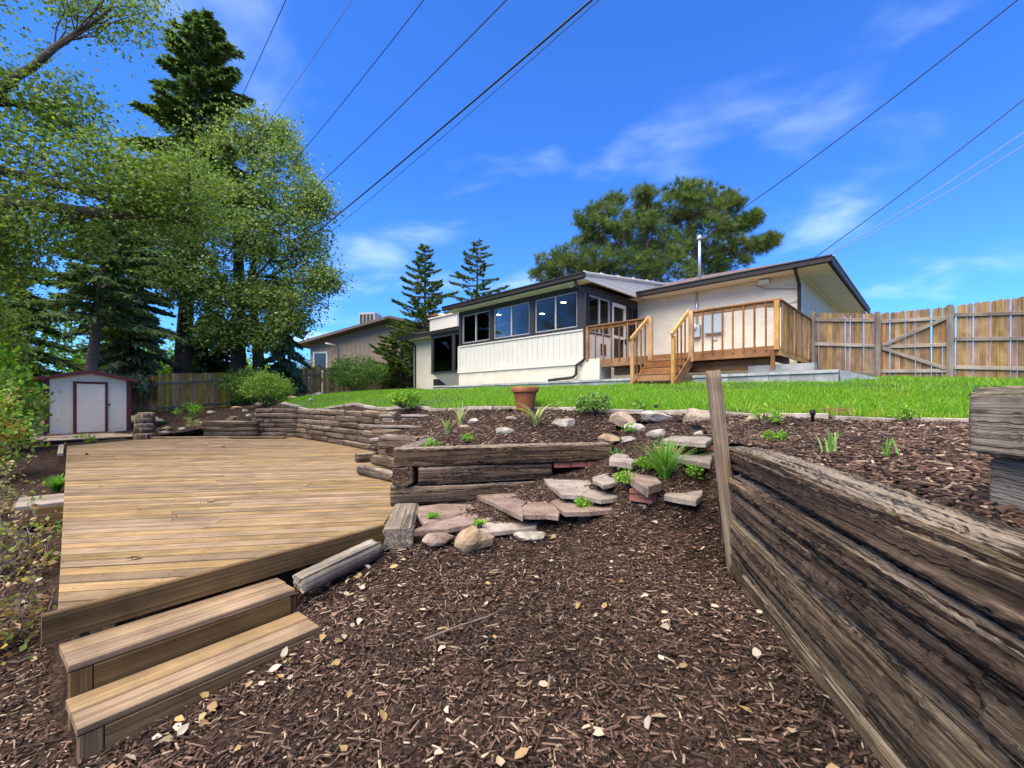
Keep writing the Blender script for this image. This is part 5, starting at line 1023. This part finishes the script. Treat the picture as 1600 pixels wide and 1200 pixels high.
shrub('perennial', 'light green bushy perennial at the lawn edge right of pot', (1.22, 6.55, .93), (.26, .26, .14), [(.16, .28, .06), (.22, .36, .08), (.12, .24, .05)], 1200, .05, 5, 'plant', None, .02, 40, .07)
for i, (X, Y, s, lab) in enumerate(((-.93, 5.0, .09, 'small green seedling in the front left of planter'), (-.55, 5.3, .08, 'second seedling in the planter mulch'), (1.9, 6.5, .14, 'green weed patch beside the slate rock'), (2.9, 5.0, .14, 'bright green groundcover at lawn edge near the path light'), (2.15, 3.55, .08, 'yellow green seedling on top of the wall end'),
        (1.05, 3.95, .10, 'ivy like weed growing on the rounded tan stone'), (.62, 4.0, .08, 'small weed under the middle flagstones'), (-.72, 3.95, .05, 'tiny weed on the leftmost flagstone'), (1.42, 4.15, .10, 'leafy weed below the brick stack'), (1.70, 4.05, .10, 'weed patch at the foot of timber wall end'), (4.3, 4.75, .12, 'small clover clump on the lawn edging'), (1.55, 5.7, .10, 'weed growing out of the big grey boulder'),
        (-.28, 3.75, .05, 'tiny weed between boulder and flagstone'), (1.25, 4.15, .09, 'round leaf weed in front of brick stack'), (-13.2, 13.3, .16, 'left weed tuft in the patio paving'), (-12.2, 12.6, .16, 'right weed tuft in the patio paving'), (-12.9, 17.4, .45, 'small green bush in front of the low dark fence'), (-11.1, 15.2, .22, 'dry yellowish tuft on the left bank'))):
    zz = gz(X, Y) + (.06 if 'stone' in lab else 0); shrub('weed', lab, (X, Y, zz), (s, s, s * .7), [(.5, .42, .2), (.3, .34, .12)] if 'dry' in lab else BRIGHT, int(160 + 900 * s), .02 + s * .12, 4, 'weed', None, .0, 14, s * .4)
DARKG = [(.06, .13, .02), (.09, .18, .03), (.13, .23, .04), (.04, .09, .018)]
shrub('round_shrub', 'dark green rounded shrub in front of the golden fence', (-13.0, 21.3, .85), (1.15, 1.1, .92), DARKG, 6500, .10, 12, sub=130, srad=.26)
shrub('round_shrub', 'yellow green rounded shrub, nearer of the pair by the fence', (-10.0, 17.8, .92), (.92, .9, .62), [(.10, .19, .03), (.16, .26, .04), (.22, .32, .06)], 6500, .085, 12, sub=120, srad=.22)
shrub('round_shrub', 'single dense round shrub against the grey fence by the lawn', (-8.4, 23.6, 1.48), (1.45, 1.4, .98), DARKG, 8000, .10, 12, sub=150, srad=.28, lift=.25)
# left edge planting
YG = [(.16, .28, .035), (.22, .36, .05), (.12, .22, .03), (.30, .38, .07)]
shrub('leafy_bush', 'yellow green leafy bush at the left edge before the shed', (-13.0, 10.2, -.2), (1.25, 1.5, 1.05), YG, 7000, .13, 14, sub=120, srad=.3)
shrub('leafy_bush', 'green sumac like bush left of the shed', (-16.6, 13.0, -.1), (1.5, 1.5, 1.5), BRIGHT, 6500, .20, 14, sub=110, srad=.35)
shrub('leafy_bush', 'reddish green bush in the left corner near the deck', (-9.3, 7.2, -.35), (1.0, 1.1, .85), YG + [(.22, .09, .04), (.3, .2, .05)], 4500, .09, 12, sub=90, srad=.22)
def twigs(name, label, base, n, h, spread, cols):
    root = empty(name, base, label=label, cat='shrub'); parts = []
    tips = []
    for i in range(n):
        a = rng.uniform(0, 6.28); L = h * rng.uniform(.5, 1.1); e = np.array([math.cos(a) * spread * rng.uniform(.3, 1), math.sin(a) * spread * rng.uniform(.3, 1), L * rng.uniform(.4, 1)]); b0 = rng.normal(0, spread * .3, 3) * [1, 1, 0]
        p, r = branch(b0, b0 + e, .008, .003, .25, 6); parts.append(tube_mesh(p, r, 4, False)); tips.append(p[-1])
        for j in (3, 4, 5):
            q = p[j] + rdir(1)[0] * L * .35; pp, rr = branch(p[j], q, .004, .0015, .2, 3); parts.append(tube_mesh(pp, rr, 3, False)); tips.append(q)
    v, f = join(*parts); link('stem', mesh(v, f), M['barkgrey'], root)
    pc = clump_pts(np.array(tips), .07, 4); pc[:, 2] = np.abs(pc[:, 2]); v, f, t = leaves(pc, .05, cols, .2); link('foliage', fastmesh(v, f, t), M['leaf'], root)
DRY = [(.30, .19, .09), (.20, .11, .05), (.42, .30, .16), (.16, .20, .05)]
twigs('twiggy_shrub', 'bare dry twiggy shrub in the lower left corner', (-3.55, 2.75, -.6), 70, .62, .55, DRY); twigs('twiggy_shrub', 'bare twiggy shrub beside the deck edge, behind the corner one', (-4.9, 4.0, -.5), 60, .62, .55, DRY + [(.2, .3, .05)]); twigs('twiggy_shrub', 'dry brown shrub near the grass patch on the left', (-6.9, 5.5, -.4), 60, .8, .6, DRY + [(.2, .3, .05)])
x5, y5, z5 = scatter([(-5, 1), (-2.4, 1), (-2.5, 2.3), (-6.5, 6), (-8, 5)], [STEPS, DECK], 9, lowf, (-7, -1.8, .8, 6)); leaf_litter('fallen_leaves', x5, y5, z5, .07, PALE + [(.3, .2, .1)], label='brown and pale leaves lying in the shade left of the steps', cat='leaf litter')
v, f = tube_mesh([(-.48, 2.36, -.19), (-.30, 2.50, -.185), (-.15, 2.58, -.175), (-.05, 2.66, -.165)], [.007, .006, .005, .003], 6); link('fallen_twig', mesh(v, f, True), M['barkgrey'], None, label='short broken twig lying on the foreground mulch', cat='twig')

# ------------------------------------------------------------------ trees
# broad-leaved tree on the left whose limbs reach in over the yard; its trunk stands outside the frame
CL = []
r0 = np.random.default_rng(5)
for c, rr in (((-12.6, 9.4, 9.2), (1.9, 1.6, 1.5)), ((-11.9, 9.6, 7.4), (1.6, 1.5, 1.2)), ((-10.2, 9.9, 6.3), (1.5, 1.4, .9)), ((-8.9, 10.3, 6.6), (1.2, 1.3, .9)), ((-12.9, 9.2, 11.2), (1.7, 1.5, 1.3)), ((-12.4, 9.6, 5.8), (1.2, 1.2, .7)), ((-10.9, 10.4, 8.1), (.8, .9, .6)), ((-9.9, 10.8, 10.9), (1.4, 1.0, .5)), ((-7.9, 10.7, 6.2), (1.0, 1.1, .9)), ((-14.5, 9, 10), (2, 2, 2)), ((-14.5, 9, 7), (1.8, 2, 1.5)), ((-13.6, 9.4, 13.2), (1.8, 1.6, 1.2)), ((-8.6, 10.5, 5.7), (.9, .9, .6)), ((-10.6, 10.0, 5.1), (1.1, 1.0, .5)), ((-12.1, 9.7, 5.0), (1.0, 1.0, .6)), ((-12.6, 10.4, 4.6), (.9, .9, .6)), ((-13.6, 10.6, 3.6), (.9, .9, .9)), ((-17.0, 12.5, 7), (1.8, 1.8, 1.6)), ((-18.5, 9, 11), (1.8, 1.8, 1.4)), ((-17.6, 13.6, 5.2), (1.5, 1.5, 1.2))):
    CL.append((c, rr))
deciduous('cottonwood', 'broad leaved tree whose thick limbs reach in from the left edge', [(-17.5, 9.0, -.4), (-17.3, 9.1, 2.5), (-16.8, 9.2, 5.0), (-16.0, 9.2, 7.5), (-15.2, 9.2, 10)], [.5, .42, .36, .28, .15], CL, GREEN, .092, 34, 88, .6,
    limbs=[([(-16.9, 9.2, 4.8), (-14.2, 9.4, 5.3), (-11.6, 9.6, 5.55), (-9.6, 10.0, 5.45), (-7.9, 10.6, 5.5)], [.24, .19, .15, .11, .05]), ([(-16.8, 9.2, 5.2), (-13.9, 9.3, 6.0), (-11.6, 9.6, 6.3), (-9.7, 10.1, 5.9), (-8.9, 10.4, 5.7)], [.22, .17, .11, .07, .04]), ([(-13.9, 9.3, 6.0), (-12.2, 9.5, 6.9), (-11.6, 9.7, 7.8)], [.13, .1, .05])])
# second broad-leaved tree behind the fence
CB = []
for px, py, Y, r in ((300, 270, 22, 1.5), (350, 250, 22, 1.5), (390, 215, 23, 1.3), (430, 250, 23, 1.5), (450, 300, 23, 1.5), (470, 350, 23, 1.4), (480, 405, 23, 1.2), (470, 460, 23, 1.0), (410, 320, 22, 1.5), (350, 330, 21.5, 1.5), (300, 340, 21.5, 1.5), (270, 300, 21, 1.4), (430, 400, 23, 1.3), (300, 400, 21.5, 1.2), (265, 380, 21, 1.0), (400, 380, 23, 1.0), (320, 440, 21.5, .8), (495, 320, 23, .7), (455, 500, 23, .7), (240, 340, 20.5, 1.1), (440, 215, 23.5, .8), (505, 440, 23, .6), (285, 455, 21.5, .9), (345, 475, 22, .9), (385, 455, 23, 1.0), (420, 470, 23, .9), (330, 520, 22, .7), (375, 515, 23, .7), (260, 430, 21, .8), (410, 525, 23, .6)):
    c = ((px - 800) / 680 * Y, Y, 1.1 - (py - 628) / 680 * Y); CB.append((c, (r * 1.05, r, r * .95)))
deciduous('cottonwood', 'tall pale green broad leaved tree with two dark trunks behind fence', [(-15.2, 24.2, .6), (-15.1, 24.0, 4), (-14.8, 23.6, 7), (-14.6, 23.2, 10), (-13.8, 23.2, 13)], [.42, .36, .3, .2, .08], CB, PALEGREEN, .155, 26, 84, .75, dead=10,
    limbs=[([(-14.0, 24.2, .8), (-13.9, 23.8, 4), (-14.1, 23.4, 7.5), (-13.2, 23.2, 10.5)], [.34, .28, .2, .08]), ([(-14.9, 23.7, 6.2), (-16.2, 22.6, 9.2), (-17.0, 22, 10.3)], [.2, .14, .06])])
conifer('spruce', 'tall pointed dark spruce rising above the left trees', (-17.6, 23.0, .5), 21.3, 3.9, SPR, 120, 420, .50, .40, .44, .06, (1.35, .2), .42, 'bark', 26, hang=.45, shape=.62)
conifer('spruce', 'spruce with bare leaning grey trunk behind the shed', (-17.5, 17.8, .2), 8.6, 2.5, SPR, 54, 230, .48, .42, .36, .055, (.9, .2), .24, 'barkgrey', 22, shape=.45, hang=.5)
conifer('spruce', 'blue green dome topped spruce right of the bare trunk spruce', (-18.8, 21.2, .5), 9.2, 2.1, BLUESPR, 90, 190, .16, .5, .36, .07, (.2, 0), .2, 'bark', 0, shape=.42, hang=.5)
conifer('spruce', 'dark drooping spruce in front of the two dark trunks', (-13.3, 25.4, .9), 7.6, 1.6, BLUESPR, 64, 180, .04, .75, .36, .06, (-.2, 0), .18, 'bark', 6, shape=.35, hang=1.0)
conifer('spruce', 'dense dark spruce at the far left behind the leafy bush', (-22.5, 18.6, 0), 8.0, 3.4, SPR, 84, 260, .06, .5, .40, .08, (.3, .2), .25, 'bark', 0, shape=.5, hang=.5)
conifer('spruce', 'low branched green spruce between shed and spruce trunk', (-17.6, 25.4, .8), 5.4, 2.0, [(.04, .09, .04), (.06, .12, .05), (.03, .06, .03)], 90, 170, .1, .45, .32, .07, (.1, 0), .14, 'bark', 0, shape=.4)
shrub('leafy_bush', 'bright lime green bush seen behind the shed roof', (-22.5, 26, .3), (4.0, 2.5, 2.2), BRIGHT, 8500, .26, 10, 'shrub', None, .2, 150, .55); shrub('leafy_bush', 'bright green bush seen through trunks behind golden fence', (-19.5, 28.5, .4), (4.2, 2.5, 1.9), BRIGHT, 8000, .26, 10, 'shrub', None, .2, 150, .55)
shrub('leafy_bush', 'tall mid green thicket at the left edge behind bushes', (-19.2, 14.9, -.2), (2.0, 2.0, 3.2), GREEN, 11000, .16, 12, 'shrub', None, .1, 140, .45)
shrub('leafy_bush', 'dark hedge mass closing the gap behind the left spruces', (-26, 24, 0), (6, 3, 3.2), DARKG, 9000, .30, 10, 'shrub', None, .2, 180, .7)
shrub('leafy_bush', 'loose grey green bush left of the tan neighbour house', (-16.2, 33.0, 1.5), (1.3, 1.2, 1.5), [(.10, .15, .06), (.16, .2, .09), (.07, .1, .04)], 4200, .15, 8, 'shrub', None, .2, 90, .4)
def P3(px, py, Y): return ((px - 800) / 680 * Y, Y, 1.1 - (py - 628) / 680 * Y)
def pc_(lst, Y, k=1.0): return [(P3(px, py, Y + (i % 3 - 1) * .8), (r * 1.2 * k, r * k, r * .52 * k)) for i, (px, py, r) in enumerate(lst)]
conifer('pine', 'pointed young pine left of the chimney', (-6.3, 31.5, 1.9), 10.6, 3.6, PIN, 84, 190, .10, -.28, .34, .05, (0, 0), .17, 'bark', 0, shape=.75, hang=-.35)
conifer('pine', 'slender airy pine just right of the pointed one', (-3.1, 39, 2.0), 13.6, 3.7, PIN, 66, 150, .2, -.22, .38, .055, (0, 0), .17, 'bark', 0, shape=.55, hang=-.35)
conifer('pine', 'low bushy pine in front of the tan neighbour house wall', (-8.6, 34.0, 2.0), 5.4, 2.9, PIN, 60, 150, .05, -.1, .36, .06, (0, 0), .17, 'bark', 0, shape=.5, hang=-.2)
R1 = [(865, 412, 1.1), (900, 400, 1.3), (885, 425, 1.5), (925, 410, 1.4), (850, 430, .9), (940, 430, 1.6), (915, 345, .7), (940, 330, .8), (960, 315, .6), (935, 355, 1.1), (965, 345, 1.0), (950, 375, 1.3), (985, 365, 1.1), (920, 378, 1.0), (985, 395, 1.3), (960, 410, 1.5)]
R2 = [(1008, 305, .6), (1010, 325, .7), (1030, 345, 1.0), (1005, 350, 1.0), (1020, 375, 1.3), (1000, 420, 1.5), (1030, 410, 1.4), (1045, 385, 1.2)]
R3 = [(1060, 300, .8), (1085, 298, 1.0), (1110, 310, 1.0), (1065, 320, 1.2), (1095, 330, 1.4), (1125, 335, 1.0), (1150, 318, .35), (1140, 312, .3), (1075, 350, 1.3), (1110, 360, 1.3), (1145, 355, 1.0), (1165, 350, .6), (1180, 340, .4), (1060, 385, 1.3), (1095, 395, 1.3), (1130, 385, 1.3), (1160, 390, 1.1), (1185, 385, .7), (1205, 376, .45), (1135, 415, 1.3), (1100, 420, 1.2)]
pine('pine', 'broad spreading pine at left of the group behind the house', (5.2, 34, 2), P3(940, 335, 34), .3, pc_(R1, 34, 1.1), PIN, 26, .46, .45)
pine('pine', 'middle pine of the group with reddish bare trunk', (10.0, 32, 2), P3(1012, 312, 32), .26, pc_(R2 + [(985, 425, 1.5), (1050, 425, 1.5)], 32, 1.1), PIN, 26, .46, .45)
pine('pine', 'tallest pine with upswept right branches behind the roof', (13.3, 33, 2), P3(1085, 305, 33), .3, pc_(R3, 33, 1.08), PIN, 26, .46, .45)

# ------------------------------------------------------------------ neighbour's house
nh = empty('neighbour_house', (-14.4, 38.2, 2.25), math.atan2(-.16, 1.0), label='tan board sided neighbour house with low brown roof beyond the fence', cat='house')
def npart(name, bx, mat, parent=nh, **k): return link(name, boxes(*bx), M[mat], parent, **k)
npart('wall', [(-3.6, 9.5, 0, 6, -1.0, 4.1)], 'tan'); 
sdg = npart('siding', [(-3.6, 9.5, -.03, -.005, 1.0, 4.0)], 'tan')
for k in range(30): npart('siding_board', [(-3.58 + k * .435, -3.58 + k * .435 + .41, -.055, -.031, 1.0, 4.0)], 'tan', sdg)
npart('band', [(-3.7, 9.6, -.10, -.01, .75, .98)], 'red')
def nroof(p0, p1, t):
    (x0, z0), (x1, z1) = p0, p1; v = [(x0, -1.0, z0), (x1, -1.0, z1), (x1, 7, z1), (x0, 7, z0), (x0, -1.0, z0 + t), (x1, -1.0, z1 + t), (x1, 7, z1 + t), (x0, 7, z0 + t)]; return mesh(v, BOXF)
rf = link('roof', nroof((-4.6, 3.75), (4.3, 5.9), .22), M['brownroof'], nh); link('roof', nroof((4.3, 5.9), (12.5, 3.9), .22), M['brownroof'], nh)
link('gable', mesh([(-3.6, -.03, 4.0), (9.5, -.03, 4.0), (4.3, -.03, 5.85)], [(0, 1, 2)]), M['tan'], nh)
cl_ = npart('roof_cooler', [(.4, 1.9, 1.2, 2.6, 5.2, 6.9)], 'beige')
for k in range(4): npart('louvre', [(.5 + k * .34, .5 + k * .34 + .22, 1.15, 1.195, 5.45, 6.75)], 'charcoal', cl_)
npart('chimney', [(6.0, 8.6, 2.4, 3.4, 5.0, 6.85)], 'brick'); npart('vent_pipe', [(3.2, 3.45, 2.0, 2.25, 5.4, 6.4)], 'charcoal')
spout([(-1.6, -.9, 3.9), (-1.0, -.4, 3.8), (-.9, -.12, 3.6), (-.9, -.12, .3)], .09, nh, 'beige')
nw = npart('window', [(-3.3, -1.9, -.09, -.056, 1.5, 3.3)], 'white'); npart('pane', [(-3.15, -2.05, -.10, -.091, 1.65, 3.15)], 'glass', nw)
nw = npart('window', [(7.1, 8.8, -.09, -.056, 1.7, 3.1)], 'white'); npart('pane', [(7.25, 8.65, -.10, -.091, 1.85, 2.95)], 'glass', nw)

# ------------------------------------------------------------------ overhead cables
def cable(label, p, q, r, sag, m='wire', ext=(1.25, 1.15)):
    p, q = np.array(p, float), np.array(q, float); d = q - p; a = p - d * (ext[0] - 1); b = q + d * (ext[1] - 1); L = np.linalg.norm(b - a)
    pts = [a + (b - a) * s - np.array([0, 0, 4 * sag * s * (1 - s)]) for s in np.linspace(0, 1, 28)]; v, f = tube_mesh(pts, [r] * 28, 6)
    link('overhead_cable', mesh(v, f, True), M[m], None, label=label, cat='cable')
def cz(px, py, Z): Y = (Z - 1.1) * 680 / (628 - py); return ((px - 800) / 680 * Y, Y, Z)
cable('thickest black cable crossing the middle of the sky', cz(910, 0, 8.5), cz(415, 422, 8.6), .022, .25)
cable('thin cable just right of the thickest one', cz(930, 0, 8.0), cz(520, 358, 8.1), .007, .10)
cable('black cable second left of the thickest one', cz(786, 0, 9.5), cz(500, 285, 9.6), .013, .12)
cable('dark cable crossing the sky between tree top and black cable', cz(659, 0, 10), cz(460, 250, 10.1), .010, .10)
cable('faint pale cable near the spruce top', cz(549, 0, 10.5), cz(430, 172, 10.6), .008, .08, 'wirepale', (1.25, 1.9))
cable('leftmost dark cable beside the spruce top', cz(446, 0, 10.5), cz(390, 122, 10.6), .009, .05, 'wire', (1.25, 1.9))
cable('service cable from the roof mast to upper right', (6.24, 14.48, 6.58), cz(1575, 0, 8.6), .011, .22, 'wire', (1.0, 1.25))
cable('cable from the roof corner rising to the right edge', (8.0, 11.85, 4.86), cz(1600, 150, 7.6), .011, .10, 'wire', (1.0, 1.3))
cable('pale thin cable below the roof corner cable', (8.02, 11.85, 4.85), cz(1600, 196, 7.4), .009, .22, 'wirepale', (1.0, 1.3))
cable('lowest pale cable from the roof corner', (8.04, 11.85, 4.84), cz(1600, 215, 7.2), .009, .24, 'wirepale', (1.0, 1.3))
